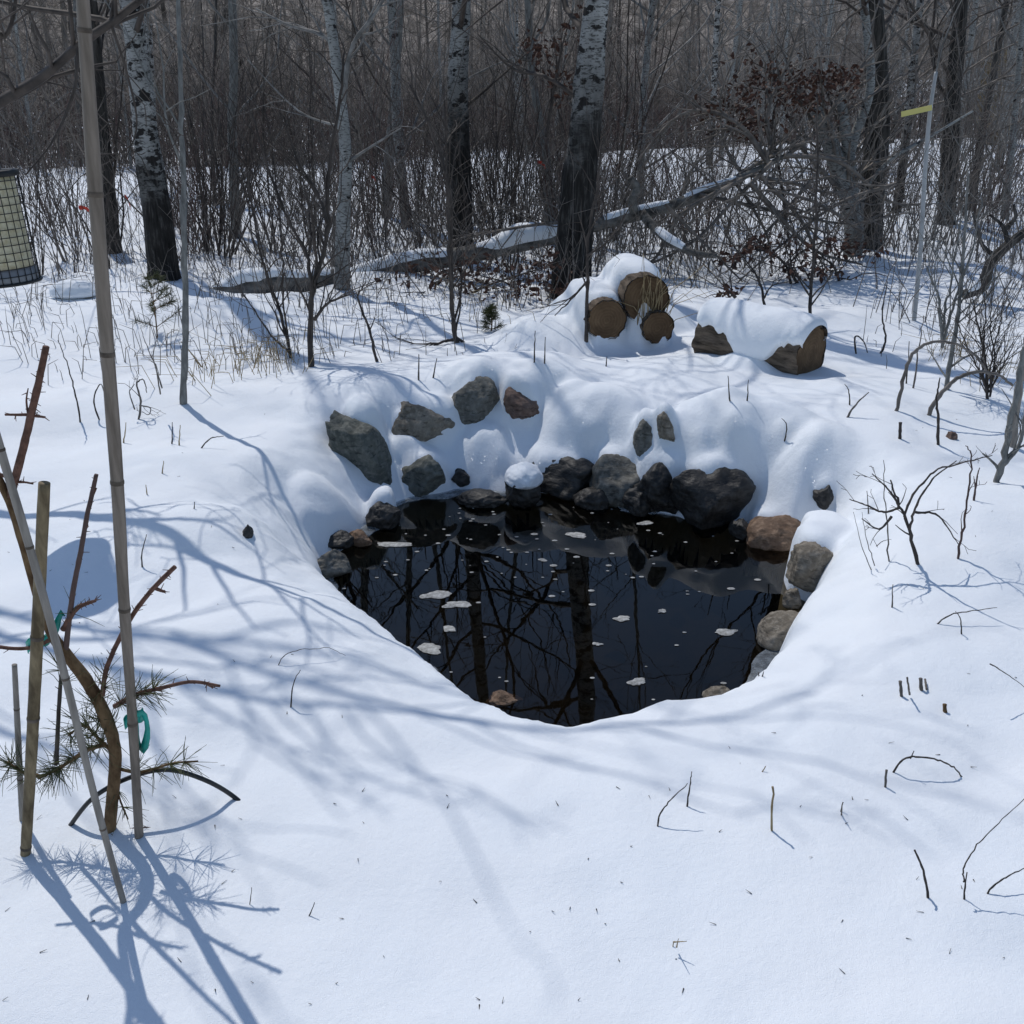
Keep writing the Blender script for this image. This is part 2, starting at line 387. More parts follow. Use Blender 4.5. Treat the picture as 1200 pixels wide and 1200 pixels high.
def ground0(x, y, lumps=True):
    x = np.asarray(x, float); y = np.asarray(y, float)
    B = base(x, y)
    near = (np.abs(x) < 4) & (y < 7.5)
    H = B.copy()
    if near.any():
        xn, yn, bn = x[near], y[near], B[near]
        d, ze, wd = rim_dist(xn, yn)
        wob = .02 * noise(xn * 6, yn * 6) + .012 * noise(xn * 15, yn * 15)
        d = d + wob * sstep(.0, .25, np.abs(d) + .1)
        t = np.clip(d / wd, 0, 1)
        prof = 1 - (1 - t) ** 2.1
        h = np.where(d > 0, ze + (bn - ze) * prof, ze + 4.5 * d)
        H[near] = np.maximum(h, -.75)
        # shelf of snow over the dark stones along the back right water
        sh = sstep(.02, .30, xn) * (1 - sstep(1.0, 1.2, xn)) * (yn > 3.9) * (.155 + .03 * noise(xn * 4, yn * 0 + 2))
        H[near] += sh * sstep(.015, .11, d + .02 * noise(xn * 12, yn * 12)) * np.exp(-(np.clip(d, 0, None) / .42) ** 2)
        if len(LEDGE):                                 # step of snow above the upper row of stones
            bs = np.full(xn.shape, 9.0); sg = np.zeros(xn.shape); hs = np.zeros(xn.shape)
            for (p0, h0), (p1, h1) in zip(LEDGE[:-1], LEDGE[1:]):
                ab = p1 - p0; t_ = np.clip(((xn - p0[0]) * ab[0] + (yn - p0[1]) * ab[1]) / ab.dot(ab), 0, 1)
                ex, ey = xn - p0[0] - t_ * ab[0], yn - p0[1] - t_ * ab[1]; dd = np.hypot(ex, ey); m_ = dd < bs
                bs = np.where(m_, dd, bs); hs = np.where(m_, h0 + (h1 - h0) * t_, hs); sg = np.where(m_, np.sign(ab[0] * ey - ab[1] * ex), sg)
            s_ = sg * bs + .03 * noise(xn * 7, yn * 7 + 4) + .012 * noise(xn * 22, yn * 22)
            k0 = np.clip(s_ / .13, 0, 1)
            H[near] += hs * np.sqrt(np.clip(1 - (1 - k0) ** 2, 0, 1)) * np.exp(-(np.clip(s_, 0, None) / .5) ** 2)
        if lumps:
            hn = H[near]
            for (cx, cy, rx, ry, ro, hh, pw) in LUMPS:
                c, s = math.cos(ro), math.sin(ro)
                X = ((xn - cx) * c + (yn - cy) * s) / rx; Y = (-(xn - cx) * s + (yn - cy) * c) / ry
                r2 = X * X + Y * Y + .10 * noise(xn * 5 + cx * 9, yn * 5)
                k = np.clip(1 - r2, 0, 1) ** pw
                hn = hn + hh * k * np.clip((d + .05) / .08, 0, 1)
            for (cx, cy, rx, ry, ro, zt, dz, sd_) in COVERS:
                m_ = (np.abs(xn - cx) < 2 * rx + .35) & (np.abs(yn - cy) < 2 * ry + .6)
                if not m_.any(): continue
                c, s = math.cos(ro), math.sin(ro); xx, yy = xn[m_], yn[m_]
                X = ((xx - cx) * c + (yy - cy) * s) / rx; Y = (-(xx - cx) * s + (yy - cy) * c) / ry
                r = np.sqrt(X * X + np.where(Y > 0, Y * .7, Y) ** 2) + .16 * noise(xx * 9 + sd_, yy * 9) + .07 * noise(xx * 28 + sd_, yy * 28)
                hc = zt - dz * (1 - np.clip(1 - np.clip(r, 0, 1) ** 2.6, 0, 1) ** .5) - 6 * np.clip(r - 1, 0, None)
                k_ = .028; e = np.clip(.5 + .5 * (hc - hn[m_]) / k_, 0, 1)
                hn[m_] = hn[m_] * (1 - e) + hc * e + k_ * e * (1 - e)
            H[near] = hn
    return H
def hit(u, v, lumps=True, lift=0.0):
    """where the line of sight of a photo pixel meets the snow"""
    d = ray(u, v); t = np.linspace(1.2, 60, 9000)
    P = np.array([0, 0, CAM_H]) + d[None] * t[:, None]
    below = P[:, 2] < ground0(P[:, 0], P[:, 1], lumps) + lift
    i = int(np.argmax(below)) if below.any() else len(t) - 1
    return P[i]
def lump(u, v, rx, ry, h, rot=0.0, pw=.8, dy=0.0):
    p = hit(u, v, False); LUMPS.append((p[0], p[1] + dy, rx, ry, rot, h, pw)); return p
LEDGE_ = [(385, 520, .0), (405, 503, .06), (435, 496, .09), (486, 496, .10), (530, 482, .09), (560, 474, .10), (598, 468, .10), (632, 468, .07), (660, 465, .0)]
LEDGE_ = [(hit(u, v, False)[:2], h) for u, v, h in LEDGE_]; LEDGE.extend(LEDGE_)
# snow pillows over the stones
lump(548, 440, .16, .14, .05, pw=1.0)
lump(640, 450, .24, .18, .07, pw=1.0)
lump(690, 497, .30, .24, .11, .35, pw=.8)
lump(845, 500, .46, .26, .12, .1, pw=.9)
lump(915, 545, .34, .26, .08, pw=1.3)
lump(490, 548, .15, .13, .07, pw=.8)
lump(385, 605, .16, .18, .07)
lump(560, 530, .18, .14, .06)
lump(250, 618, .30, .22, .06, pw=1.2)
# drift over the stacked logs
LUMPS.append((.40, 6.62, .60, .50, .25, .22, 1.1))
LUMPS.append((.75, 6.85, .55, .40, .2, .24, 1.0))
LUMPS.append((1.34, 5.60, .20, .16, -.5, .07, 1.4))
q_ = atz(975, 640, -.14); COVERS.append((q_[0], q_[1] + .08, .13, .14, 0.0, -.06, .10, 3))
# stones: pixel, half size, material, seed, label, options; each gets its snow cover before the ground is meshed
STONES = []
def stone(u, v, hw, hh, m, seed, label, roll=0.0, back=.25, depth=None, z=None, name='boulder', facets=10, rough=.12, dome=None, cover=None, group='stones around the pond'):
    p = hit(u, v) if z is None else atz(u, v, z)
    s = np.linalg.norm(p - np.array([0, 0, CAM_H])) / FPX
    a, c = hw * s, hh * s / .93; b = depth if depth else .5 * (a + c)
    dirh = np.array([p[0], p[1], 0]); dirh /= np.linalg.norm(dirh)
    loc = p + dirh * b * back
    if cover:                                          # (thickness, share of the top hidden, how far back, width factor)
        th, lift, bk, wf = cover
        c2 = c * (1 + lift); loc = loc + np.array([0, 0, c2 - c]); c = c2
        q = loc + dirh * b * bk
        COVERS.append((q[0], q[1], a * wf, b * 1.05, 0.0, loc[2] + c + th, max(.12, c * .9), seed))
    STONES.append((loc, a, b, c, m, seed, label, roll, name, facets, rough, dome, group))
stone(427, 536, 34, 66, 'rock_green', 1, 'tall dark greenish slab leaning at the left end of the back bank', -26, .25, depth=.16, facets=9, cover=(-.03, .0, .85, .8))
stone(487, 506, 52, 24, 'rock_tan', 2, 'wide flat brownish-grey block beside the tall leaning slab', 3, .35, depth=.17, facets=9, cover=(.03, .15, .55, 1.1))
stone(553, 478, 30, 34, 'rock_grey', 3, 'grey stone with a pointed lower tip under the middle snow pillow', 14, .15, depth=.16, cover=(.025, .05, .85, 1.0))
stone(611, 476, 27, 22, 'rock_red', 4, 'small rusty-brown stone poking from under the topmost snow pillow', 30, .3, depth=.13, cover=(.035, .15, .50, 1.15))
stone(497, 566, 32, 22, 'rock_green', 5, 'wedge-shaped grey stone half buried below the flat block', -34, .25, cover=(.02, .10, .50, 1.0))
stone(541, 561, 12, 11, 'rock_wet', 6, 'small black stone in a hollow of the back bank', 10, .2)
stone(614, 573, 21, 25, 'rock_wet', 7, 'dark stone at the water edge wearing a round snow cap', 0, -.1, z=-.25, dome=(.022, .5))
stone(664, 566, 45, 24, 'rock_wet', 8, 'long dark wet stone under the big snow pillow', 0, .1, cover=(.03, .15, .60, 1.1))
stone(724, 570, 37, 38, 'rock_grey', 9, 'grey rounded boulder standing in the water below the snow gap', 20, 0, depth=.16, cover=(.02, .0, .75, .9))
stone(757, 518, 15, 19, 'rock_grey', 10, 'small grey stone in the snow notch above the water', 10, .1, cover=(.03, .2, .55, 1.1))
stone(780, 510, 11, 19, 'rock_tan', 27, 'small pale tan stone in the snow notch above the water', -10, .1, cover=(.03, .2, .55, 1.2))
stone(832, 588, 52, 42, 'rock_wet', 11, 'big black wet boulder under the right snow shelf', 8, .0, cover=(.03, .05, .60, 1.05))
stone(778, 576, 36, 32, 'rock_wet', 12, 'dark wet stone wedged beside the big black boulder', -15, .1, cover=(.03, .1, .55, 1.05))
stone(906, 634, 40, 29, 'rock_brown', 13, 'rounded brown boulder at the right water edge', -8, .1, rough=.08, facets=4, cover=(.01, .0, .95, .9))
stone(950, 668, 28, 28, 'rock_tan', 14, 'tan boulder with dark cracks below the snowy right rim', 15, .0, z=-.20, cover=(.03, .05, .75, .95))
stone(928, 702, 11, 13, 'rock_tan', 15, 'small three-sided tan stone at the right waterline', 20, 0, z=-.29)
stone(918, 740, 34, 18, 'rock_tan', 16, 'pale slanted flat stone low on the right shore', -32, .05, z=-.28, facets=9)
stone(967, 584, 13, 13, 'rock_wet', 17, 'small black stone poking through snow on the right slope', -30, .0, group='dark stones poking through snow', cover=(.02, .1, .6, 1.3))
stone(290, 626, 7, 15, 'rock_wet', 18, 'thin black stone sliver poking from the smooth left mound', 12, .1, group='dark stones poking through snow')
stone(388, 664, 23, 19, 'rock_grey', 19, 'grey flat-topped stone at the left water edge', 0, 0, z=-.29)
stone(421, 632, 15, 11, 'rock_brown', 20, 'small brown stone at the left waterline', 0, 0, z=-.30)
stone(450, 607, 20, 21, 'rock_wet', 21, 'black upright stone at the back left waterline', 25, 0, z=-.29, cover=(.02, .05, .8, .9))
stone(394, 634, 22, 10, 'rock_wet', 22, 'low dark stone between the brown stone and left snow', 0, .1, z=-.29)
stone(565, 588, 32, 11, 'rock_wet', 23, 'flat black stone lying at the back waterline', 0, .1, z=-.31)
stone(590, 822, 23, 12, 'rock_brown', 24, 'rounded brown stone half under water at the front snow lip', 0, 0, z=-.335)
stone(838, 814, 18, 8, 'rock_tan', 25, 'sliver of tan stone under the front right snow lip', -8, .0, z=-.30)
stone(1115, 512, 6.5, 6, 'rock_red', 26, 'single small brown stone lying on open snow at right', 0, -.2, group='dark stones poking through snow')
stone(697, 586, 26, 17, 'rock_wet', 51, 'low black wet stone between the long dark stone and the grey boulder', 0, .1, z=-.30)
stone(752, 592, 24, 22, 'rock_wet', 52, 'low black wet stone right of the grey rounded boulder', 10, .15, z=-.29)
stone(868, 622, 14, 16, 'rock_wet', 55, 'black stone between the big black boulder and the brown one', 0, .3, z=-.29)
stone(628, 590, 9, 4, 'rock_wet', 28, 'tiny flat wet stone beside the snow-capped stone', 0, 0, z=-.315)

LOGS = [(757, 350, 27, 6.36, 'largest sawn log of the snow-covered stack, uppermost', 1), (711, 375, 23, 6.25, 'sawn log at the left of the snow-covered stack', 2), (771, 384, 18.5, 6.30, 'smallest sawn log low at the right of the snow-covered stack', 5)]
LOG_D = np.array([.16, -1, -.03]); LOG_D /= np.linalg.norm(LOG_D)
for (u, v, r, y, lab, sd_) in LOGS:
    c = aty(u, v, y) - LOG_D * .34; R = px(r, y, v)
    COVERS.append((c[0], c[1], R * 1.3, .31, .16, c[2] + R + .055, R * 1.2, sd_))

stone(88, 347, 24, 13, 'rock_grey', 41, 'low grey boulder under a snow cap behind the bamboo cane', 0, -.1, dome=(.03, .25), group='dark stones poking through snow')
def axis(parts):
    out = []
    for a, b, st in parts: out.append(np.arange(a, b - 1e-6, st))
    return np.concatenate(out)
gx = axis([(-1.25, 1.45, .015)])
def grow_out(x0, st, lim, k=1.09):
    o = []; x = x0
    while x < lim: o.append(x); x += st; st = min(st * k, 6.0)
    return np.array(o)
gx = np.concatenate([-grow_out(1.25, .017, 160, 1.03)[:0:-1], gx, grow_out(1.45, .017, 160, 1.03)])
gy = np.concatenate([axis([(-3, .6, .3), (.6, 2.0, .03), (2.0, 5.7, .015), (5.7, 7.4, .022)]), grow_out(7.4, .03, 170, 1.02)])
GX, GY = np.meshgrid(gx, gy)
GZ = ground0(GX.ravel(), GY.ravel()).reshape(GX.shape)
for _ in range(4):                                     # soften: snow has no knife edges
    K = GZ.copy(); K[1:-1, 1:-1] = (GZ[1:-1, 1:-1] * 4 + GZ[:-2, 1:-1] + GZ[2:, 1:-1] + GZ[1:-1, :-2] + GZ[1:-1, 2:]) / 8; GZ = K
slope = np.hypot(*np.gradient(GZ, gy, gx))
rough = .006 * fbm(GX * 16, GY * 16, 0, 3) * np.clip(slope, 0, 1) + .003 * fbm(GX * 7, GY * 7, 4, 2)
nearmask = (np.abs(GX) < 4) & (GY < 8)
GZ = GZ + np.where(nearmask, rough, .02 * fbm(GX * 2, GY * 2, 0, 2) * (GY < 30))
ny, nx = GX.shape
ii, jj = np.meshgrid(np.arange(ny - 1), np.arange(nx - 1), indexing='ij')
Q = np.stack([ii * nx + jj, ii * nx + jj + 1, (ii + 1) * nx + jj + 1, (ii + 1) * nx + jj], -1).reshape(-1, 4)
Vg = np.stack([GX, GY, GZ], -1).reshape(-1, 3)
keep = ~((GZ.ravel()[Q].max(1) < WZ - .10) & (GY.ravel()[Q[:, 0]] < 6))
ground_o = link('snow_ground', mesh('snow_ground', Vg, Q[keep], mats=[M['snow']]))
tag(ground_o, 'sunlit snow cover sloping gently around the open pond', kind='structure')

def gz(x, y):
    """height of the finished snow at x, y (bilinear)"""
    j = min(max(int(np.searchsorted(gx, x)) - 1, 0), nx - 2); i = min(max(int(np.searchsorted(gy, y)) - 1, 0), ny - 2)
    a = (x - gx[j]) / (gx[j + 1] - gx[j]); b = (y - gy[i]) / (gy[i + 1] - gy[i])
    return float((GZ[i, j] * (1 - a) + GZ[i, j + 1] * a) * (1 - b) + (GZ[i + 1, j] * (1 - a) + GZ[i + 1, j + 1] * a) * b)
def G(u, v):
    p = hit(u, v); return np.array([p[0], p[1], gz(p[0], p[1])])

# dark pond floor below the water and the hidden soil under the bank
c0 = RP.mean(0); ringV, ringQ, ns = [], [], len(RP)
for f, z in ((1.16, -.30), (1.06, -.40), (.86, -.62), (.5, -.78), (.15, -.82)):
    for p in RP: ringV.append((*(c0 + (p - c0) * f), z + .02 * float(noise(p[0] * 9, p[1] * 9, z * 9))))
for r in range(4):
    for k in range(ns): ringQ.append((r * ns + k, r * ns + (k + 1) % ns, (r + 1) * ns + (k + 1) % ns, (r + 1) * ns + k))
ringV.append((*c0, -.83)); ringT = [(4 * ns + k, 4 * ns + (k + 1) % ns, 5 * ns) for k in range(ns)]
tag(link('pond_bed', mesh('pond_bed', ringV, ringQ, ringT, [M['mud']])), 'dark muddy floor of the pond under the water', kind='structure')
# water sheet
wv = [(*(c0 + (p - c0) * 1.10), WZ) for p in RP]; wv.append((*c0, WZ))
tag(link('pond_water', mesh('pond_water', wv, T=[(k, (k + 1) % ns, ns) for k in range(ns)], mats=[M['water']], smooth=False)),
    'still dark pond water mirroring bare trees and blue sky', kind='structure')

# ------------------------------------------------------------------ stones
import bmesh
def ico(sub):
    bm = bmesh.new(); bmesh.ops.create_icosphere(bm, subdivisions=sub, radius=1.0)
    V = np.array([v.co[:] for v in bm.verts]); T = np.array([[v.index for v in f.verts] for f in bm.faces]); bm.free(); return V, T
ICO4, ICO3 = ico(5), ico(3)
def rock_shape(seed, ax, facets=7, rough=.16, big=True):
    V, T = ICO4 if big else ICO3
    V = V.copy(); rs = np.random.RandomState(seed)
    for _ in range(facets):
        n = rs.normal(size=3); n /= np.linalg.norm(n); o = rs.uniform(.62, .9)
        d = V @ n; V -= np.outer(np.clip(d - o, 0, None) * .9, n)
    s = seed * 3.7
    r = 1 + rough * fbm(V[:, 0] * 1.5 + s, V[:, 1] * 1.5, V[:, 2] * 1.5, 2) + .05 * fbm(V[:, 0] * 5 + s, V[:, 1] * 5, V[:, 2] * 5, 3)
    V = V * r[:, None]
    lim = np.abs(V).max(0); V = V / lim
    return V * np.asarray(ax), T
def rot_y(V, a):
    c, s = math.cos(a), math.sin(a)
    return np.stack([V[:, 0] * c + V[:, 2] * s, V[:, 1], -V[:, 0] * s + V[:, 2] * c], 1)
def rot_z(V, a):
    c, s = math.cos(a), math.sin(a)
    return np.stack([V[:, 0] * c - V[:, 1] * s, V[:, 0] * s + V[:, 1] * c, V[:, 2]], 1)
def make_stone(loc, a, b, c, m, seed, label, roll, name, facets, rough, dome, group):
    V, T = rock_shape(seed, (a, b, c), facets, rough)
    V = rot_y(V, rad(roll)); V = rot_z(V, .3 * math.sin(seed * 2.1))
    o = tag(link(name, mesh(name, V, T=T, mats=[M[m]]), loc), label, 'stone', group)
    if dome:                                           # soft snow cap sitting on a free-standing stone
        th, z0 = dome; D = ICO4[0].copy(); T2 = ICO4[1]
        up = D[:, 2] > 0
        W = D * np.array([a * 1.06, b * 1.06, 1.0]); W[:, 2] = np.where(up, D[:, 2] * (c * (1 - z0) + th), D[:, 2] * c * .35) + c * z0
        W *= (1 + .05 * fbm(D[:, 0] * 2 + seed, D[:, 1] * 2, D[:, 2] * 2, 3))[:, None]
        link('snow_cap', mesh('snow_cap', W, T=T2, mats=[M['snow']]), (0, 0, 0), o)
    return o
for st_ in STONES: make_stone(*st_)

# thin ice and slush clinging to the shore
dense = []
for i in range(len(RP)):
    for f in np.linspace(0, 1, 12, endpoint=False): dense.append(RP[i] * (1 - f) + RP[(i + 1) % len(RP)] * f)
dense = np.array(dense); nd = len(dense); tang = np.roll(dense, -1, 0) - np.roll(dense, 1, 0); nrm_ = np.stack([-tang[:, 1], tang[:, 0]], 1); nrm_ /= np.linalg.norm(nrm_, axis=1, keepdims=True)
if np.sum((c0 - dense) * nrm_) < 0: nrm_ = -nrm_
wid = np.clip(.030 + .055 * fbm(dense[:, 0] * 3.1, dense[:, 1] * 3.1, 2, 3) + .02 * noise(dense[:, 0] * 17, dense[:, 1] * 17), .004, .12)
front = np.array([1.0 if p[1] < 3.3 else 0.0 for p in dense]); off = -.06 * (1 - front) + .10 * front          # at the front the lip overhangs the waterline
V = []
for k in range(nd):
    a_ = dense[k] - nrm_[k] * .05; b_ = dense[k] + nrm_[k] * (wid[k] + off[k] * front[k])
    V += [(*a_, WZ + .007), (*b_, WZ + .005), (*b_, WZ + .001)]
Qi = []
for k in range(nd):
    j = (k + 1) % nd; Qi += [(3 * k, 3 * j, 3 * j + 1, 3 * k + 1), (3 * k + 1, 3 * j + 1, 3 * j + 2, 3 * k + 2)]
tag(link('ice_rim', mesh('ice_rim', V, Qi, mats=[M['ice']])), 'thin grey rim of ice along the edge of the pond water', 'ice')

# ------------------------------------------------------------------ foam on the water
def foam_patch(u, v, hw, hh, seed, label):
    p = atz(u, v, WZ + .002); s = (p[1] / ray(u, v)[1]) / FPX
    n = 40; th = np.arange(n) * 2 * math.pi / n
    r = 1 + .42 * noise(np.cos(th) * 1.3 + seed, np.sin(th) * 1.3, seed) + .16 * noise(np.cos(th) * 4 + seed, np.sin(th) * 4, seed)
    sh = .35 * math.sin(seed * 3.3)
    a, b = hw * s, hh * s / .5
    V = []
    for f, z in ((1, 0), (.93, .0012), (.6, .002)):
        x = np.cos(th) * r * a * f; y = np.sin(th) * r * b * f + x * sh * .5
        V.append(np.stack([x, y, np.full(n, z)], 1))
    V.append(np.array([[0, 0, .002]])); V = np.vstack(V)
    Qs = [(k * n + i, k * n + (i + 1) % n, (k + 1) * n + (i + 1) % n, (k + 1) * n + i) for k in (0, 1) for i in range(n)]
    Ts = [(2 * n + i, 2 * n + (i + 1) % n, 3 * n) for i in range(n)]
    tag(link('foam_patch', mesh('foam_patch', V, Qs, Ts, [M['foam']]), p), label, 'foam', 'foam patches floating on the pond')
for i, (u, v, a, b, lab) in enumerate([
        (508, 697, 16, 5, 'long ragged foam patch floating left of the pond centre'), (535, 708, 17, 4, 'grey foam tail beside the long ragged foam patch'),
        (458, 638, 20, 4, 'foam streak near the left stones of the pond'), (677, 627, 12, 3.6, 'foam patch in the dark water in front of the back stones'),
        (502, 760, 15, 5, 'foam patch close to the left snow lip'), (527, 737, 7, 3.4, 'small foam patch below the long ragged one'),
        (730, 725, 9, 3.6, 'oval foam patch on the reflected big trunk'), (748, 799, 10, 4.5, 'foam patch nearest the front right lip'),
        (851, 740, 10, 3.6, 'oblong foam patch toward the right shore'), (756, 613, 9, 2.8, 'thin foam patch in front of the black boulder'),
        (776, 716, 5.5, 2.2, 'tiny foam patch right of the pond centre'), (700, 755, 5, 2.2, 'tiny foam patch between the two reflected trunks')]):
    foam_patch(u, v, a, b, i * 1.7 + .3, lab)
mb = MB(); rs = np.random.RandomState(5)
for k in range(120):
    u, v = (rs.uniform(400, 900), rs.uniform(590, 820)) if k > 70 else (rs.uniform(420, 780), rs.uniform(588, 680))
    p = atz(u, v, WZ + .002)
    d = float(rim_dist(np.array([p[0]]), np.array([p[1]]))[0][0])
    if d > -.08: continue
    r = rs.uniform(.0025, .0075) * (1 if rs.rand() < .8 else 1.6); th = np.arange(7) * 2 * math.pi / 7
    ring = np.stack([np.cos(th) * r * 1.5, np.sin(th) * r, np.zeros(7)], 1) + p
    mb.add(np.vstack([ring, p + np.array([0, 0, r * .5])]), T=[(i, (i + 1) % 7, 7) for i in range(7)])
tag(link('foam_flecks', mb.mesh('foam_flecks', M['foam'])), 'tiny white foam flecks scattered over the dark pond', 'foam', kind='stuff')

# ------------------------------------------------------------------ branching generator
def unit(v): return v / (math.sqrt(v[0] * v[0] + v[1] * v[1] + v[2] * v[2]) + 1e-9)
def grow(S, p, d, r, L, lvl, rnd, up=.06, wob=.16, rate=.75, klen=.55, kang=(.5, 1.0), rmin=.0014, taper=.55, step=.16, tips=None):
    """append p0 p1 r0 r1 rows for a branch and its side branches"""
    n = max(3, min(9, int(L / step))); s = L / n; p = np.array(p, float); d = unit(np.array(d, float))
    for i in range(n):
        g = rnd.gauss
        d = unit(d + np.array([g(0, wob), g(0, wob), g(0, wob) + up]))
        q = p + d * s; r2 = max(rmin, r * (1 - taper * (i + 1) / n) / (1 - taper * i / n) if taper < 1 else r)
        S.append((*p, *q, r, r2))
        if lvl > 0 and i >= 1 and rnd.random() < rate:
            for _ in range(1 if rnd.random() < .7 else 2):
                a = rnd.uniform(*kang); ref = np.array([g(0, 1), g(0, 1), g(0, 1)]); ref = unit(ref - d * ref.dot(d))
                grow(S, q, d * math.cos(a) + ref * math.sin(a), max(rmin, r2 * .55), L * klen * rnd.uniform(.6, 1.15) * (1 - .45 * i / n), lvl - 1, rnd,
                     up, wob * 1.15, rate, klen, kang, rmin, taper, step, tips)
        p, r = q, r2
    if tips is not None: tips.append((*p, *d))
def leaf_mesh(mb, pts, size, rnd):
    """curled dead leaves, two bent quads each"""
    for p in pts:
        a = unit(np.array([rnd.gauss(0, 1), rnd.gauss(0, 1), rnd.gauss(0, .6) - .5])); b = unit(np.cross(a, [rnd.gauss(0, 1), rnd.gauss(0, 1), rnd.gauss(0, 1)])); c = np.cross(a, b)
        l = size * rnd.uniform(.6, 1.25); w_ = l * .32; p = np.asarray(p, float)
        V = [p - b * w_ * .3, p + b * w_ * .3, p + a * l * .5 + b * w_ + c * l * .22, p + a * l * .5 - b * w_ + c * l * .22, p + a * l * .5, p + a * l + b * w_ * .25 + c * l * rnd.uniform(-.3, .3), p + a * l - b * w_ * .25]
        mb.add(V, Q=[(0, 4, 3, 0)][:0], T=[(0, 1, 2), (0, 2, 4), (0, 4, 3), (4, 2, 5), (4, 5, 6), (3, 4, 6)])

# ------------------------------------------------------------------ far land: added rise that blocks the low sky, far wood, brush band
def edge_y(x):
    """where the far wood begins behind the open snow"""
    return 24 + 20 * sstep(-9, 0, x) - 3 * sstep(10, 25, x)
hx, hy = np.meshgrid(np.linspace(-150, 150, 160), np.linspace(95, 190, 40))
hz = 21 * sstep(95, 150, hy) + 2.2 * fbm(hx * .05, hy * .05, 0, 3) * sstep(95, 130, hy) + 1.2 * noise(hx * .5, hy * .5) - .6  # backing slope added so that no sky shows between the far trunks
hq = np.stack([(np.arange(39)[:, None] * 160 + np.arange(159)[None]), (np.arange(39)[:, None] * 160 + np.arange(159)[None] + 1),
               ((np.arange(39)[:, None] + 1) * 160 + np.arange(159)[None] + 1), ((np.arange(39)[:, None] + 1) * 160 + np.arange(159)[None])], -1).reshape(-1, 4)
tag(link('sky_block_hill', mesh('sky_block_hill', np.stack([hx, hy, hz], -1).reshape(-1, 3), hq, mats=[M['wood_far']])), 'dark rise added behind the far wood to block sky gaps', kind='structure')

rnd = random.Random(11); S = []; SR = []
def far_ok(x, y):
    q = x / y                                              # two clearings let the snowy rise on the right show through
    if 47 < y < 74 and (.350 < q < .385 or .43 < q < .475) and rnd.random() < .9: return False
    return abs(x) < y * .62 + 3
for k in range(430):
    y = 0
    x = rnd.uniform(-48, 48); e = float(edge_y(x)); y = e + 1 + 52 * rnd.random() ** 1.5
    if not far_ok(x, y): continue
    h = rnd.uniform(7, 14); r = rnd.uniform(.035, .12); z = gz(x, y) - .1
    lean = (rnd.gauss(0, .05), rnd.gauss(0, .05)); p = np.array([x, y, z])
    nseg = 5
    for i in range(nseg):
        q = p + np.array([lean[0] + rnd.gauss(0, .03), lean[1], 1]) * h / nseg
        S.append((*p, *q, r * (1 - .16 * i), r * (1 - .16 * (i + 1)))); p = q
    for j in range(60):
        t = rnd.random() ** .8; zz = z + .6 + (min(h, 9) - .6) * t
        a = rnd.uniform(0, 6.283); L = rnd.uniform(.5, 2.2) * (1.1 - .5 * t)
        b0 = np.array([x + lean[0] * zz, y + lean[1] * zz, zz]); d = np.array([math.cos(a), math.sin(a), rnd.uniform(-.25, 1.0)])
        b1 = b0 + unit(d) * L * .5; d2 = unit(d + np.array([rnd.gauss(0, .4), rnd.gauss(0, .4), rnd.gauss(.1, .3)])); b2 = b1 + d2 * L * .5
        S.append((*b0, *b1, .016, .010)); S.append((*b1, *b2, .010, .004))
        d3 = unit(d2 + np.array([rnd.gauss(0, .7), rnd.gauss(0, .7), rnd.gauss(.1, .5)])); S.append((*b1, *(b1 + d3 * L * .45), .008, .004))
for k in range(11000):                                     # tangled understorey of the far wood
    x = rnd.uniform(-45, 45); y = float(edge_y(x)) + 30 * rnd.random() ** 1.5
    if not far_ok(x, y): continue
    z = gz(x, y) - .05; h = rnd.uniform(1.0, 4.6); p = np.array([x, y, z]); d = np.array([rnd.gauss(0, .32), rnd.gauss(0, .2), 1.0])
    q = p + d * h * .5; r_ = q + (d + np.array([rnd.gauss(0, .5), rnd.gauss(0, .3), -.1])) * h * .5
    S.append((*p, *q, .015, .010)); S.append((*q, *r_, .010, .004))
    for _ in range(3): S.append((*q, *(q + np.array([rnd.gauss(0, .7), rnd.gauss(0, .4), rnd.gauss(.3, .45)]) * h * .42), .008, .004))
    S.append((*r_, *(r_ + np.array([rnd.gauss(0, .7), rnd.gauss(0, .4), rnd.gauss(.2, .5)]) * h * .3), .006, .003))
mb = MB().segs(S); tag(link('far_wood', mb.mesh('far_wood', M['wood_far'])), 'dense dark bare wood closing the view beyond the field', 'wood', kind='stuff')
S = []
for k in range(7500):                                      # reddish brush along the foot of the wood
    x = rnd.uniform(-34, 40); y = float(edge_y(x)) - 1.5 + 5 * rnd.random()
    if not far_ok(x, y) : continue
    if noise(np.array([x * .22]), np.array([3.3]))[0] < -.35 and rnd.random() < .7: continue
    z = gz(x, y) - .05; h = rnd.uniform(.8, 2.3); p = np.array([x, y, z]); d = np.array([rnd.gauss(0, .22), rnd.gauss(0, .22), 1.0])
    q = p + d * h * .55; S.append((*p, *q, .010, .008)); S.append((*q, *(q + (d + np.array([rnd.gauss(0, .3), 0, 0])) * h * .45), .008, .004))
    S.append((*q, *(q + (d + np.array([rnd.gauss(0, .5), rnd.gauss(0, .3), 0])) * h * .35), .007, .003))
tag(link('red_brush', MB().segs(S).mesh('red_brush', M['twig_red'])), 'reddish dogwood brush along the foot of the far wood', 'brush', kind='stuff')

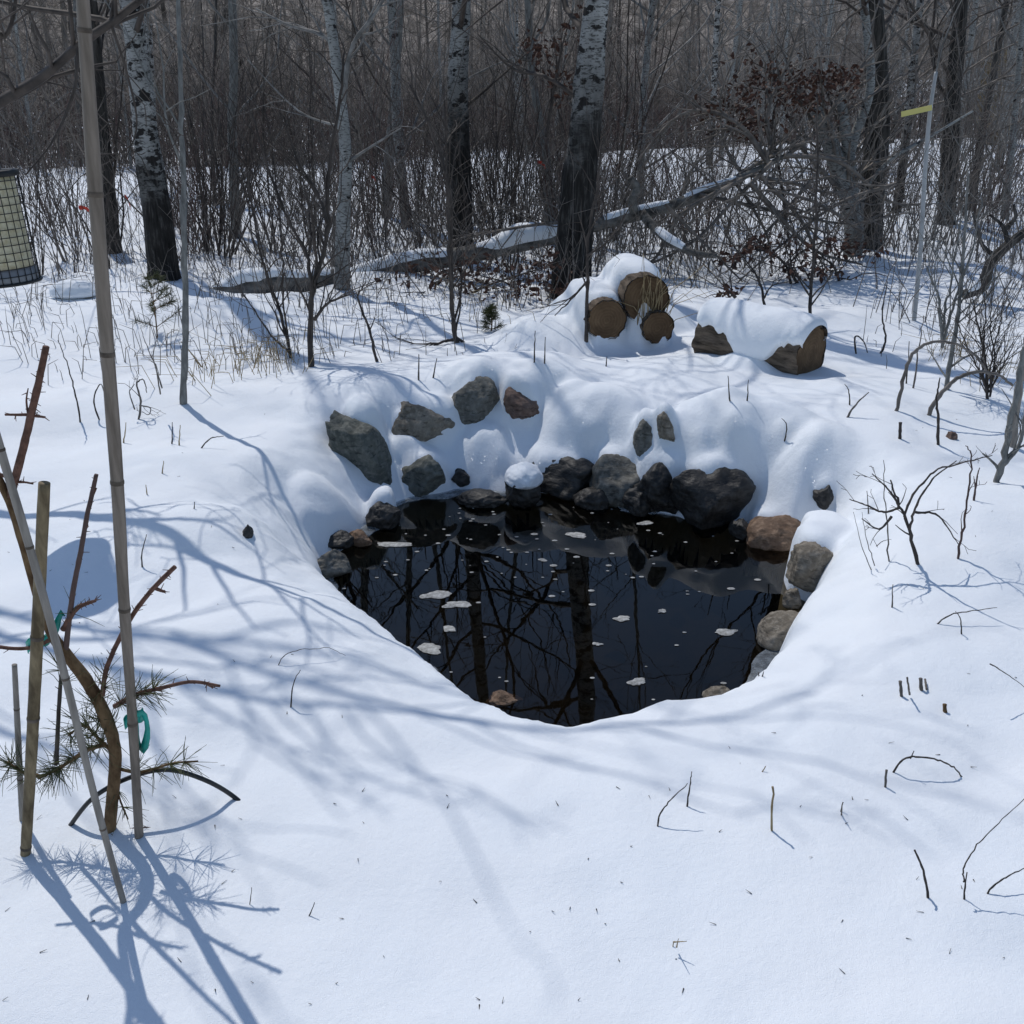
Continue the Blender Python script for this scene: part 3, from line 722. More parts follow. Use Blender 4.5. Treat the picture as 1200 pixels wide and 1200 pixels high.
# tan haystack-like clump with snow far away at the right edge
hb = aty(1174, 92, 36.0); hb[2] = gz(hb[0], hb[1]); mbh = MB(); rnd = random.Random(3); S = []
for k in range(900):
    a = rnd.uniform(0, 6.283); q = rnd.random() ** .5; p = np.array([hb[0] + math.cos(a) * q * .42, hb[1] + math.sin(a) * q * .42, hb[2] - .1])
    S.append((*p, p[0] + rnd.gauss(0, .18), p[1] + rnd.gauss(0, .15), p[2] + rnd.uniform(1.6, 3.4) * (1.1 - .25 * q), .022, .008))
ho = link('grass_clump', MB().segs(S).mesh('grass_clump', M['straw'])); tag(ho, 'tall tan dead grass clump far off at the upper right edge', 'grass clump')

LABELLED = []
def place_words(x, y):
    u = 600 + FPX * x / (y * CP + CAM_H * SP)
    for lim, t in ((125, 'behind the feeder and the bamboo cane'), (260, 'around the black-scarred aspen'), (390, 'left of the slender pale birch'), (530, 'between the pale birch and straight aspen'), (660, 'between the straight and stout aspens'),
                   (850, 'just right of the stout aspen'), (1010, 'behind the brown oak leaves'), (1110, 'left of the plastic pole'), (9999, 'beyond the plastic pole')):
        if u < lim: return t
# separate slender trees at the field edge (shared shapes)
def copy_tree(src, loc, rz, sc, label=None):
    r = src.copy(); COL.objects.link(r); r.location = loc; r.rotation_euler = (0, 0, rz); r.scale = (sc, sc, sc)
    if label: r['label'] = label
    for ch in src.children:
        c = ch.copy(); COL.objects.link(c); c.parent = r
    return r
def slender(seed, h, r, m):
    rnd = random.Random(seed); root = link('slender_tree', None)
    P = [np.array([0, 0, -.2])]; d = np.array([rnd.gauss(0, .04), rnd.gauss(0, .04), 1.0])
    for i in range(10):
        d = d + np.array([rnd.gauss(0, .03), rnd.gauss(0, .03), 0]); P.append(P[-1] + unit(d) * h / 10)
    P = spline(P, 24); R = np.linspace(r, r * .15, 24)
    link('trunk', MB().tube(P, R, 7).mesh('trunk', m), parent=root)
    S = []
    for k in range(28):
        t = rnd.uniform(.07, 1); i = min(23, int(t * 23)); a = rnd.uniform(0, 6.283)
        grow(S, P[i], (math.cos(a), math.sin(a), rnd.uniform(.5, 1.3)), R[i] * .4, h * .2 * (1.15 - .6 * t), 2, rnd, .05, .15, .6, rmin=.003, step=.3)
    link('crown', MB().segs(S).mesh('crown', M['twig_pale'] if m is M['birch_pale'] else M['twig']), parent=root)
    return root
protos = [slender(21, 9.5, .07, M['birch_pale']), slender(22, 8.5, .05, M['bark_grey']), slender(23, 10, .085, M['aspen_thin']), slender(24, 7, .04, M['bark_dark']), slender(25, 9, .06, M['birch_pale'])]
rnd = random.Random(77); used = set(); cnt = 0
spots = []
for k in range(400):
    x = rnd.uniform(-14, 16); y = rnd.uniform(13, 40)
    if y > float(edge_y(x)) + 2 or not abs(x) < y * .56: continue
    if -5.5 < x < 7 and 14 < y < 38 and rnd.random() < .72: continue
    if any((x - a) ** 2 + (y - b) ** 2 < 2.4 for a, b in spots): continue
    spots.append((x, y))
    if len(spots) >= 46: break
for i, (x, y) in enumerate(spots):
    k = i % 5; loc = (x, y, gz(x, y)); rz = rnd.uniform(0, 6.28); sc = rnd.uniform(.7, 1.15)
    if k not in used: o = protos[k]; used.add(k); o.location = loc; o.rotation_euler = (0, 0, rz); o.scale = (sc,) * 3
    else: o = copy_tree(protos[k], loc, rz, sc)
    tag(o, ('slender pale birch', 'thin grey tree', 'slender black-flecked aspen', 'thin dark tree', 'slim pale birch')[k] + (' before the far wood, ' if y > 24 else ' beyond the thicket, ') + place_words(x, y), 'tree', 'slender trees beyond the thicket'); LABELLED.append((o, x / y))

# ------------------------------------------------------------------ thicket shrubs (shared shapes)
def shrub(seed, stems, h, spread, m, lvl=2, r=.008, rate=.7, straight=.10, name='shrub'):
    rnd = random.Random(seed); S = []
    for k in range(stems):
        a = rnd.uniform(0, 6.283); t = rnd.random() ** .6 * spread
        p = (math.cos(a) * .12 * rnd.random(), math.sin(a) * .12 * rnd.random(), -.08)
        grow(S, p, (math.cos(a) * t, math.sin(a) * t, 1), r * rnd.uniform(.6, 1.2), h * rnd.uniform(.55, 1.1), lvl, rnd, .04, straight, rate, .5, (.3, .8), .0016, .7, .2)
    return mesh_of(S, name, m)
def mesh_of(S, name, m): return MB().segs(S).mesh(name, m)
SH = [shrub(1, 9, 1.7, .45, M['twig'], 2), shrub(2, 14, 1.4, .35, M['twig_dark'], 1, .006), shrub(3, 7, 2.1, .4, M['twig'], 2, .010), shrub(4, 11, 1.5, .6, M['twig_dark'], 2),
      shrub(5, 16, 1.1, .5, M['twig'], 1, .005), shrub(6, 6, 2.5, .3, M['twig_dark'], 2, .011), shrub(7, 12, 1.6, .35, M['twig_red'], 1, .006)]
rnd = random.Random(4); n = 0
for k in range(9000):
    zone = rnd.random()
    if zone < .30: x, y, g, lab = rnd.uniform(-4.6, 1.2), rnd.uniform(9.2, 16), 'shrubs behind the fallen birch', 'bare grey-brown shrub in the thicket behind the fallen birch log'
    elif zone < .45: x, y, g, lab = rnd.uniform(1.6, 8), rnd.uniform(9.6, 17), 'shrubs behind the oak leaves', 'bare shrub in the thicket behind the brown-leaved oak'
    elif zone < .49: x, y, g, lab = rnd.uniform(-6.5, -2.6), rnd.uniform(7.6, 13), 'shrubs around the left aspens', 'bare shrub on the snow around the left aspen trunks'
    elif rnd.random() < .8: continue
    else: x, y, g, lab = rnd.uniform(-14, 16), rnd.uniform(16, 36), 'shrubs across the field', 'bare shrub standing in the snowy field beyond the thicket'
    if abs(x) > y * .55 + .6 or y > float(edge_y(x)): continue
    kk = rnd.randrange(7); o = link('shrub', SH[kk], (x, y, gz(x, y)));
    lab = ('grey-brown shrub', 'dense dark shrub', 'tall grey-brown shrub', 'spreading dark shrub', 'low grey-brown shrub', 'tall dark shrub', 'reddish shrub')[kk] + (' in the thicket ' if y < 12.5 else ' deep in the thicket ' if y < 16 else ' out in the snowy field ') + place_words(x, y)
    o.rotation_euler = (rnd.gauss(0, .08), rnd.gauss(0, .08), rnd.uniform(0, 6.28)); sc = rnd.uniform(.5, 1.0) if rnd.random() < .7 else rnd.uniform(1.0, 1.5); o.scale = (sc, sc, sc)
    tag(o, lab, 'shrub', 'bare shrubs ' + place_words(x, y)); LABELLED.append((o, x / y)); n += 1
    if n >= 190: break

by = {}
for o, q in LABELLED: by.setdefault(o['label'], []).append((q, o))
for lab, lst in by.items():                                # look-alikes at one place: tell them apart by their order
    if len(lst) < 2: continue
    lst.sort(key=lambda t: t[0]); names = ['leftmost', 'second-from-left', 'third-from-left', 'fourth-from-left', 'fifth-from-left', 'sixth-from-left', 'seventh-from-left', 'eighth-from-left']
    for i, (q, o) in enumerate(lst): o['label'] = (('rightmost' if i == len(lst) - 1 else names[min(i, 7)]) + ' ' + lab)
S = []; rnd = random.Random(15)
for k in range(4300):                                      # countless fine stems filling the thicket
    z_ = rnd.random()
    x, y = (rnd.uniform(-5, 1.8), rnd.uniform(7.6, 9.6)) if z_ < .2 else (rnd.uniform(-5.5, 2.5), rnd.uniform(9.3, 13.5)) if z_ < .6 else (rnd.uniform(1.2, 9), rnd.uniform(9.4, 17)) if z_ < .88 else (rnd.uniform(2.6, 6.5), rnd.uniform(6.8, 10))
    if abs(x) > y * .55 + .5: continue
    if noise(np.array([x * .9]), np.array([y * .9]))[0] < -.25 and rnd.random() < .8: continue
    if -7 < x < -2.4 and rnd.random() < .78: continue
    z = gz(x, y) - .05; h = rnd.uniform(.35, 1.15) * (.75 if y < 9.3 else 1.0) * (1 if rnd.random() < .82 else 1.5); p = np.array([x, y, z]); d = np.array([rnd.gauss(0, .3), rnd.gauss(0, .3), 1.0]); r = rnd.uniform(.0025, .0055)
    q = p + d * h * .5; t = q + (d + np.array([rnd.gauss(0, .35), rnd.gauss(0, .35), 0])) * h * .5
    S.append((*p, *q, r, r * .8)); S.append((*q, *t, r * .8, r * .3))
    for _ in range(rnd.randrange(1, 4)):
        f = rnd.random(); o_ = q + (t - q) * f; S.append((*o_, *(o_ + np.array([rnd.gauss(0, .4), rnd.gauss(0, .4), rnd.uniform(.2, .8)]) * h * .3), r * .5, r * .25))
for k in range(150):                                       # long arching stems that cross each other
    x = rnd.uniform(-4.2, 8.5); y = rnd.uniform(9.4, 17)
    if abs(x) > y * .5: continue
    a = rnd.uniform(0, 6.283); grow(S, (x, y, gz(x, y) - .05), (math.cos(a) * .55, math.sin(a) * .3, 1), rnd.uniform(.006, .011), rnd.uniform(1.8, 3.4), 1, rnd, -.035, .13, .75, .45, (.4, 1.0), .002, .75, .35)
tag(link('thicket_stems', MB().segs(S).mesh('thicket_stems', M['twig'])), 'countless fine bare stems filling the thicket behind the pond', 'thicket', kind='stuff')

# ------------------------------------------------------------------ nearer trees
def tree(name, label, pts, Y, wpx, h, m, seed, limbs=20, sides=20, group='tree trunks around the pond', cm='twig_dark', h0=.3, limbL=.26, furrow=.10, lvl=3, extra=(), shoot=.01, stub=()):
    """pts: photo pixels from the base up; Y: world distance; wpx: trunk widths in pixels at those points"""
    rnd = random.Random(seed)
    P = [aty(u, v, Y) for u, v in pts]; b = P[0].copy(); b[2] = gz(b[0], b[1]) - .02
    root = link(name, None, b); tag(root, label, 'tree', group)
    P[0] = np.array([P[0][0], Y, b[2] - .25]); R = [px(w_, Y, v) / 2 for w_, (u, v) in zip(wpx, pts)]
    d = unit(P[-1] - P[-2]); top = P[-1]
    while top[2] < h:
        d = unit(d + np.array([rnd.gauss(0, .03), rnd.gauss(0, .03), .05])); top = top + d * .9; P.append(top)
        R.append(max(.012, R[-1] - (R[len(pts) - 1] - .012) * .9 / (h - P[len(pts) - 1][2] + .01)))
    n = max(30, int(h / .07)); PP = spline(P, n); RR = np.interp(np.linspace(0, len(P) - 1, n), np.arange(len(P)), R)
    RR[:6] *= np.linspace(1.35, 1.0, 6)
    th = np.arange(sides) * 2 * math.pi / sides; zz = PP[:, 2][:, None]
    fur = 1 - sstep(1.2, 3.0, zz) * .75
    disp = furrow * fur * (1 - 2 * np.abs(noise(np.cos(th)[None] * 3.2 + seed + 0 * zz, np.sin(th)[None] * 3.2 + 0 * zz, zz * 1.6)) ** .7) + .05 * noise(np.cos(th)[None] * 1.2 + 0 * zz + seed, np.sin(th)[None] * 1.2 + 0 * zz, zz * 2.5)
    link('trunk', MB().tube(PP - b, RR, sides, disp=disp).mesh('trunk', M[m]), parent=root)
    S = []
    for k in range(limbs):
        t = h0 + (1 - h0) * (k + rnd.random()) / limbs; i = min(n - 1, int(t * n)); a = rnd.uniform(0, 6.283)
        L = h * limbL * (1.15 - .65 * t) * rnd.uniform(.7, 1.2)
        grow(S, PP[i] - b, (math.cos(a), math.sin(a), rnd.uniform(.35, 1.2)), max(.007, RR[i] * .32), L, lvl, rnd, .035, .15, .66, .52, (.45, .95), .0022, .75, .26)
    for (q, wq) in extra:                                   # limbs seen in the photo, pixel polylines with their own distance
        E = spline([aty(u, v, yy) for u, v, yy in q], 3 * len(q)) - b; re = np.linspace(px(wq, q[0][2]) / 2, px(wq, q[0][2]) / 6, len(E))
        for j in range(len(E) - 1):
            S.append((*E[j], *E[j + 1], re[j], re[j + 1]))
            if j > 2 and rnd.random() < .6:
                dd = unit(E[j + 1] - E[j]); rr = np.array([rnd.gauss(0, 1) for _ in range(3)]); grow(S, E[j], dd + .7 * unit(rr), re[j] * .5, .5 * rnd.uniform(.5, 1.2), 1, rnd, .03, .15, .6, rmin=.0018)
    link('crown', MB().segs(S, 4).mesh('crown', M[cm]), parent=root)
    return root
tree('aspen_tree', 'stout aspen with black furrowed base and white upper bark behind the log stack', [(668, 350), (672, 300), (680, 200), (690, 100), (700, 0)], 8.25, (50, 42, 36, 33, 29), 11, 'aspen_main', 31, 24, 34, h0=.24, furrow=.16,
     extra=[([(684, 120, 8.25), (640, 90, 8.4), (600, 80, 8.7), (560, 40, 8.9)], 5)])
tree('aspen_tree', 'black-scarred aspen with pale broken bark at far left', [(193, 335), (186, 260), (172, 170), (163, 80), (152, 0)], 8.9, (33, 33, 28, 25, 23), 10, 'aspen_thin', 32, 20, 28, h0=.24, furrow=.14)
tree('aspen_tree', 'slim brown trunk just behind the tall bamboo cane', [(132, 300), (126, 220), (118, 130), (112, 50), (108, 0)], 10.9, (17, 16, 14, 12, 11), 9, 'bark_furrow', 33, 16, 16, h0=.12)
tree('aspen_tree', 'straight aspen with white black-flecked top left of the stout aspen', [(539, 300), (538, 220), (536, 130), (538, 60), (541, 0)], 10.2, (29, 27, 23, 22, 21), 11, 'aspen_main', 34, 24, 26, h0=.22, furrow=.14,
     extra=[([(540, 130, 10.2), (575, 100, 10.3), (620, 60, 10.6)], 4)])
tree('furrowed_tree', 'dark rough-barked tree right of the brown oak leaves', [(1016, 300), (1022, 230), (1028, 150), (1026, 70), (1022, 0)], 10.6, (30, 27, 25, 24, 22), 11, 'bark_furrow', 35, 24, 26, h0=.22, furrow=.18)
tree('furrowed_tree', 'dark trunk behind the grey plastic pole at right', [(1110, 268), (1112, 200), (1117, 110), (1122, 50), (1126, 0)], 12.8, (20, 19, 17, 16, 15), 10, 'bark_furrow', 36, 18, 20, h0=.1, furrow=.16)
tree('birch_tree', 'slender pale grey birch forking left of the straight aspen', [(398, 345), (402, 260), (405, 180), (396, 90), (383, 0)], 8.4, (18, 17, 14, 13, 11), 8, 'birch_pale', 37, 10, 20, cm='twig_pale', h0=.3, furrow=.03,
     extra=[([(402, 130, 8.4), (410, 60, 8.3), (440, 15, 8.2), (460, -20, 8.2)], 6), ([(397, 70, 8.4), (380, 42, 8.5), (340, 30, 8.6), (300, 10, 8.8)], 5), ([(408, 190, 8.4), (430, 175, 8.3), (470, 150, 8.2)], 4), ([(404, 150, 8.4), (350, 130, 8.7), (290, 70, 8.9)], 3)])
tree('birch_tree', 'thin leaning grey trunk left of the straight aspen', [(478, 262), (470, 200), (465, 130), (462, 60), (458, 0)], 12.6, (13, 12, 12, 11, 10), 8, 'birch_pale', 38, 16, 14, cm='twig_pale', h0=.07, furrow=.05)
tree('birch_tree', 'thin grey trunk close beside the leaning one', [(452, 260), (455, 200), (460, 140), (466, 60), (470, 0)], 13.4, (12, 12, 11, 9, 8), 8, 'bark_grey', 39, 14, 14, h0=.07)
tree('oak_sapling', 'crooked grey sapling with a few brown leaves left of the stout aspen', [(645, 240), (640, 190), (630, 130), (622, 70), (618, 0)], 11.5, (11, 10, 9, 8, 7), 6, 'bark_grey', 40, 10, 12, cm='twig_pale', h0=.1,
     extra=[([(624, 72, 11.5), (600, 60, 11.4), (585, 30, 11.3)], 4), ([(624, 50, 11.5), (640, 25, 11.6), (645, 0, 11.6)], 4)])
tree('birch_tree', 'thin dark trunk between the pale birch and the bamboo', [(277, 300), (275, 230), (272, 150), (274, 80), (272, 0)], 12.0, (13, 12, 11, 10, 9), 8, 'bark_grey', 41, 14, 12, h0=.07, cm='twig_pale')
tree('birch_tree', 'thin pale trunk at the right photo edge', [(1180, 255), (1185, 180), (1192, 100), (1197, 40), (1200, 0)], 13.2, (8, 8, 7, 6, 6), 7, 'birch_pale', 42, 14, 10, cm='twig_pale', h0=.07)
tree('birch_tree', 'leaning thin tree far right with dark bark', [(1140, 235), (1150, 160), (1165, 80), (1180, 0)], 15, (10, 9, 8, 7), 8, 'bark_dark', 43, 14, 10, h0=.07)
# pale multi-stemmed clump with a broken stem
cb = aty(1003, 278, 10.0); cb[2] = gz(cb[0], cb[1]); root = link('alder_clump', None, cb)
tag(root, 'pale multi-stemmed clump with a broken leaning stem beside the dark tree', 'tree')
rnd = random.Random(8); S = []
for q, wd_ in (([(1002, 285), (994, 230), (977, 180), (957, 125)], (20, 19, 18, 15)), ([(1003, 285), (990, 225), (1000, 165), (1020, 100), (1012, 0), (1010, -60)], (14, 12, 10, 9, 8, 7)), ([(1000, 285), (999, 220), (990, 150), (985, 115)], (14, 13, 11, 9)), ([(1008, 285), (1012, 230), (1040, 190), (1090, 160), (1140, 130)], (7, 5, 4, 3, 2))):
    E = spline([aty(u, v, 10.0 + .04 * i) for i, (u, v) in enumerate(q)], 26) - cb; Rq = np.interp(np.linspace(0, len(q) - 1, 26), np.arange(len(q)), [px(x, 10) / 2 for x in wd_])
    E[0][2] = -.2
    link('stem', MB().tube(E, Rq, 12, disp=.06 * noise(np.arange(26)[:, None] * .7 + 0 * np.arange(12)[None], 1.0 * np.arange(12)[None] + 0 * np.arange(26)[:, None])).mesh('stem', M['birch_pale']), parent=root)
    for j in range(4, 26, 2):
        dd = unit(E[min(25, j + 1)] - E[j - 1]); grow(S, E[j], dd + .9 * unit(np.array([rnd.gauss(0, 1), rnd.gauss(0, 1), rnd.gauss(0, .6)])), Rq[j] * .3, rnd.uniform(.4, 1.1), 2, rnd, .04, .16, .6, rmin=.0018)
link('crown', MB().segs(S).mesh('crown', M['twig']), parent=root)

# tree just outside the left edge: its limbs reach into the picture and shade the snow
lb = np.array([-3.35, 4.7, 0.0]); lb[2] = gz(lb[0], lb[1]); root = link('crab_tree', None, lb)
tag(root, 'dark-limbed tree at the left edge whose branches reach over the feeder', 'tree')
rnd = random.Random(19)
tp = spline([(0, 0, -.2), (.05, 0, .8), (-.05, -.05, 1.7), (.15, .05, 2.8), (.1, .1, 4.2), (.3, .1, 5.4)], 40)
link('trunk', MB().tube(tp, np.linspace(.12, .03, 40), 16, disp=.08 * noise(np.arange(40)[:, None] * .8 + 0 * np.arange(16)[None], np.arange(16)[None] * 1.0 + 0 * np.arange(40)[:, None])).mesh('trunk', M['bark_dark']), parent=root)
S = []
def limb(pts, r0, r1, kids=.8, kl=.7, lvl=2):
    E = spline(np.asarray(pts, float), 5 * len(pts)); re = np.linspace(r0, r1, len(E))
    for j in range(len(E) - 1):
        S.append((*E[j], *E[j + 1], re[j], re[j + 1]))
        if j > 3 and rnd.random() < kids:
            dd = unit(E[j + 1] - E[j]); grow(S, E[j], dd + .8 * unit(np.array([rnd.gauss(0, 1), rnd.gauss(0, 1), rnd.gauss(.1, .6)])), re[j] * .5, kl * rnd.uniform(.5, 1.2), lvl, rnd, .03, .17, .65, rmin=.002)
limb([tp[10], aty(-60, 160, 4.4) - lb, aty(0, 120, 4.3) - lb, aty(50, 90, 4.2) - lb, aty(97, 50, 4.1) - lb, aty(135, 24, 4.05) - lb, aty(175, -8, 4.0) - lb, aty(260, -70, 3.9) - lb], .028, .010, .35, .5, 1)
limb([aty(92, 55, 4.1) - lb, aty(86, 110, 4.05) - lb, aty(62, 165, 4.0) - lb, aty(30, 205, 3.95) - lb], .007, .003, .3, .3, 1)
limb([tp[8], aty(-40, 60, 4.5) - lb, aty(8, 40, 4.5) - lb, aty(22, -30, 4.5) - lb], .016, .006, .3, .4, 1)
limb([aty(130, 27, 4.05) - lb, aty(150, 90, 4.1) - lb, aty(160, 150, 4.2) - lb, aty(140, 200, 4.2) - lb], .006, .002, .3, .3, 1)
limb([tp[20], (.9, -.3, 3.0), (1.5, -.45, 3.15), (2.1, -.5, 3.2)], .024, .006, .9, .7)
limb([tp[24], (.8, .2, 3.6), (1.5, .0, 3.9), (2.2, .1, 4.2), (2.6, .3, 4.3)], .020, .006, .8, .7)
limb([tp[18], (.5, -.5, 2.6), (1.0, -.8, 2.8), (1.35, -.9, 2.85)], .026, .006, .8, .6)
limb([tp[28], (.6, .5, 4.2), (1.3, .7, 4.8), (1.9, .8, 5.1)], .018, .006, .8, .7)
link('crown', MB().segs(S, 5).mesh('crown', M['twig_dark']), parent=root)

# ------------------------------------------------------------------ fallen birch, log, log stack
def snow_strip(mb, P, R, th, seed, half=75, side=0.0, gap=-.2, n=9):
    """snow lying along the top of a path of radius R: rounded over, thin to nothing at its ragged edges"""
    P = np.asarray(P); m = len(P); D = np.gradient(P, axis=0); D /= np.linalg.norm(D, axis=1, keepdims=True)
    V = np.zeros((m, n, 3))
    for i in range(m):
        s = unit(np.cross(D[i], [0, 0, 1.0])); u = unit(np.cross(s, D[i]))
        t = th * np.clip(1 + .7 * fbm(np.array([i * .13 + seed]), np.array([seed * 1.3]), 0, 3)[0] + gap * 0, .0, 2) * math.sin(math.pi * min(1, max(0.02, (i + .5) / m)) ) ** .6
        hw = half * (1 + .25 * float(noise(np.array([i * .21 + seed]), np.array([2.2]))[0]))
        for k in range(n):
            f = k / (n - 1) * 2 - 1; a = rad(f * hw + side)
            prof = max(0, 1 - abs(f) ** 2.6) ** .6
            V[i, k] = P[i] + (s * math.sin(a) + u * math.cos(a)) * (R[i] * .96 + t * prof)
            if abs(f) == 1: V[i, k] -= u * .004
    i, k = np.meshgrid(np.arange(m - 1), np.arange(n - 1), indexing='ij')
    mb.add(V.reshape(-1, 3), np.stack([i * n + k, i * n + k + 1, (i + 1) * n + k + 1, (i + 1) * n + k], -1).reshape(-1, 4)[:, ::-1]); return mb
def fallen(name, label, q, wpx, m, seed, cap_th=.05, n=60, breakups=None):
    P = np.array([aty(u, v, y) for u, v, y in q]); b = P[0].copy(); root = link(name, None, b); tag(root, label, 'log')
    E = spline(P, n); Rr = np.interp(np.linspace(0, len(q) - 1, n), np.arange(len(q)), [px(x, y, v) / 2 for x, (u, v, y) in zip(wpx, q)])
    link('trunk', MB().tube(E - b, Rr, 18, disp=.05 * noise(np.arange(n)[:, None] * .5 + 0 * np.arange(18)[None], np.arange(18)[None] * .8 + 0 * np.arange(n)[:, None], seed)).mesh('trunk', M[m]), parent=root)
    a = 0
    for (f0, f1) in (breakups or [(0.02, .98)]):
        i0, i1 = int(f0 * n), int(f1 * n)
        link('snow_cap', snow_strip(MB(), E[i0:i1] - b, Rr[i0:i1], cap_th * (1.35 if f1 < .5 else .7), seed + a, 88 if f1 < .5 else 62, -8).mesh('snow_cap', M['snow']), parent=root); a += 3
    return root, E, Rr, b
root, E, Rr, b = fallen('fallen_birch', 'snow-topped fallen birch lying behind the stout aspen', [(405, 330, 9.0), (470, 312, 9.05), (540, 300, 9.0), (600, 287, 9.0), (655, 275, 9.0), (705, 262, 9.0), (780, 243, 9.05), (835, 222, 9.1), (875, 205, 9.2), (925, 180, 9.3)],
                        (22, 22, 21, 20, 19, 15, 13, 11, 8, 5), 'bark_birch_log', 5, .042, 90, [(.01, .22), (.26, .48), (.56, .68), (.71, .86)])
rnd = random.Random(61); S = []; lv = []
def vis(pts, y, w0, w1, k=.5, L=.5, lvl=1):
    Q_ = spline([aty(u, v, y + .05 * i) for i, (u, v) in enumerate(pts)], 5 * len(pts)) - b; re = np.linspace(px(w0, y) / 2, px(w1, y) / 2, len(Q_))
    for j in range(len(Q_) - 1):
        S.append((*Q_[j], *Q_[j + 1], re[j], re[j + 1]))
        if rnd.random() < k:
            dd = unit(Q_[j + 1] - Q_[j]); grow(S, Q_[j], dd + .9 * unit(np.array([rnd.gauss(0, 1), rnd.gauss(0, 1), rnd.gauss(0, .8)])), max(.003, re[j] * .5), L * rnd.uniform(.5, 1.2), lvl, rnd, .0, .2, .6, rmin=.0018, tips=lv)
# forked stub seen right of the aspen
st = MB().tube(spline([aty(744, 252, 8.95), aty(741, 235, 8.9), aty(746, 220, 8.9), aty(738, 208, 8.88)], 12) - b, np.linspace(.042, .03, 12), 10)
link('branch_stub', st.mesh('branch_stub', M['bark_birch_log']), parent=root)
Pb = spline([aty(752, 250, 8.95), aty(768, 268, 8.8), aty(786, 284, 8.6), aty(812, 296, 8.5), aty(840, 300, 8.45)], 18) - b
link('branch_stub', MB().tube(Pb, np.linspace(.042, .022, 18), 10).mesh('branch_stub', M['bark_birch_log']), parent=root)
link('snow_cap', snow_strip(MB(), Pb[5:12], np.full(7, .034), .02, 9).mesh('snow_cap', M['snow']), parent=root)
for args in (([(850, 214), (900, 185), (940, 168), (1000, 158)], 9.2, 4, 1.5), ([(880, 205), (930, 215), (985, 225), (1050, 190), (1100, 150)], 9.1, 4.5, 1.5), ([(860, 212), (880, 240), (900, 280), (905, 320)], 9.0, 4, 2),
             ([(905, 190), (860, 235), (810, 285), (740, 318), (700, 330)], 8.8, 4.5, 1.5), ([(820, 228), (900, 245), (990, 262), (1060, 250)], 9.0, 4, 1.5), ([(900, 190), (870, 150), (830, 130), (790, 140), (745, 190)], 9.2, 6, 2),
             ([(925, 180), (960, 150), (1000, 90), (1050, 40), (1090, 0)], 9.4, 5, 2), ([(905, 185), (900, 130), (925, 70), (940, 20)], 9.3, 5, 2), ([(870, 205), (850, 170), (845, 110), (870, 50)], 9.3, 4, 1),
             ([(890, 205), (940, 260), (955, 310), (930, 345)], 8.9, 5, 2), ([(960, 200), (900, 270), (850, 320)], 8.9, 4, 1.5), ([(1050, 215), (980, 240), (900, 300), (860, 335)], 8.8, 4, 1.5), ([(780, 240), (830, 290), (870, 330)], 8.7, 3.5, 1.5), ([(1010, 270), (950, 235), (880, 225), (800, 265)], 8.7, 4, 1.5), ([(920, 182), (985, 190), (1040, 235), (1090, 240)], 9.2, 5, 2), ([(880, 215), (950, 290), (1010, 310)], 8.8, 5, 2),
             ([(800, 240), (810, 200), (850, 160), (900, 120)], 9.1, 4, 1), ([(700, 262), (640, 262), (560, 275), (520, 285)], 8.8, 4, 2), ([(870, 210), (800, 250), (770, 300), (745, 320)], 8.75, 5, 2)):
    vis(*args, k=.7, L=.6, lvl=1)
link('crown', MB().segs(S, 4).mesh('crown', M['twig']), parent=root)
fallen('fallen_log', 'low snow-covered log half sunk in snow left of the fallen birch', [(252, 345, 8.4), (300, 334, 8.5), (350, 332, 8.55), (392, 328, 8.6)], (22, 26, 26, 24), 'bark_birch_log', 8, .06, 40)
# curved dark fallen stem at the right edge
r2, E2, R2, b2 = fallen('bent_deadwood', 'curved dark fallen stem with a forked top at the right edge', [(1128, 346, 8.1), (1152, 335, 8.1), (1160, 310, 8.05), (1180, 288, 8.0), (1215, 262, 7.95)], (11, 13, 12, 11, 10), 'bark_dark', 12, .02, 40, [(.05, .35)])
S = []; rnd = random.Random(4)
for q in ([(1182, 287), (1175, 265), (1160, 252)], [(1178, 268), (1190, 255), (1188, 240)], [(1165, 300), (1150, 285), (1140, 250)]):
    Q_ = spline([aty(u, v, 8.0) for u, v in q], 8) - b2
    for j in range(7): S.append((*Q_[j], *Q_[j + 1], .022 - .002 * j, .02 - .002 * j))
link('crown', MB().segs(S, 6).mesh('crown', M['bark_dark']), parent=r2)

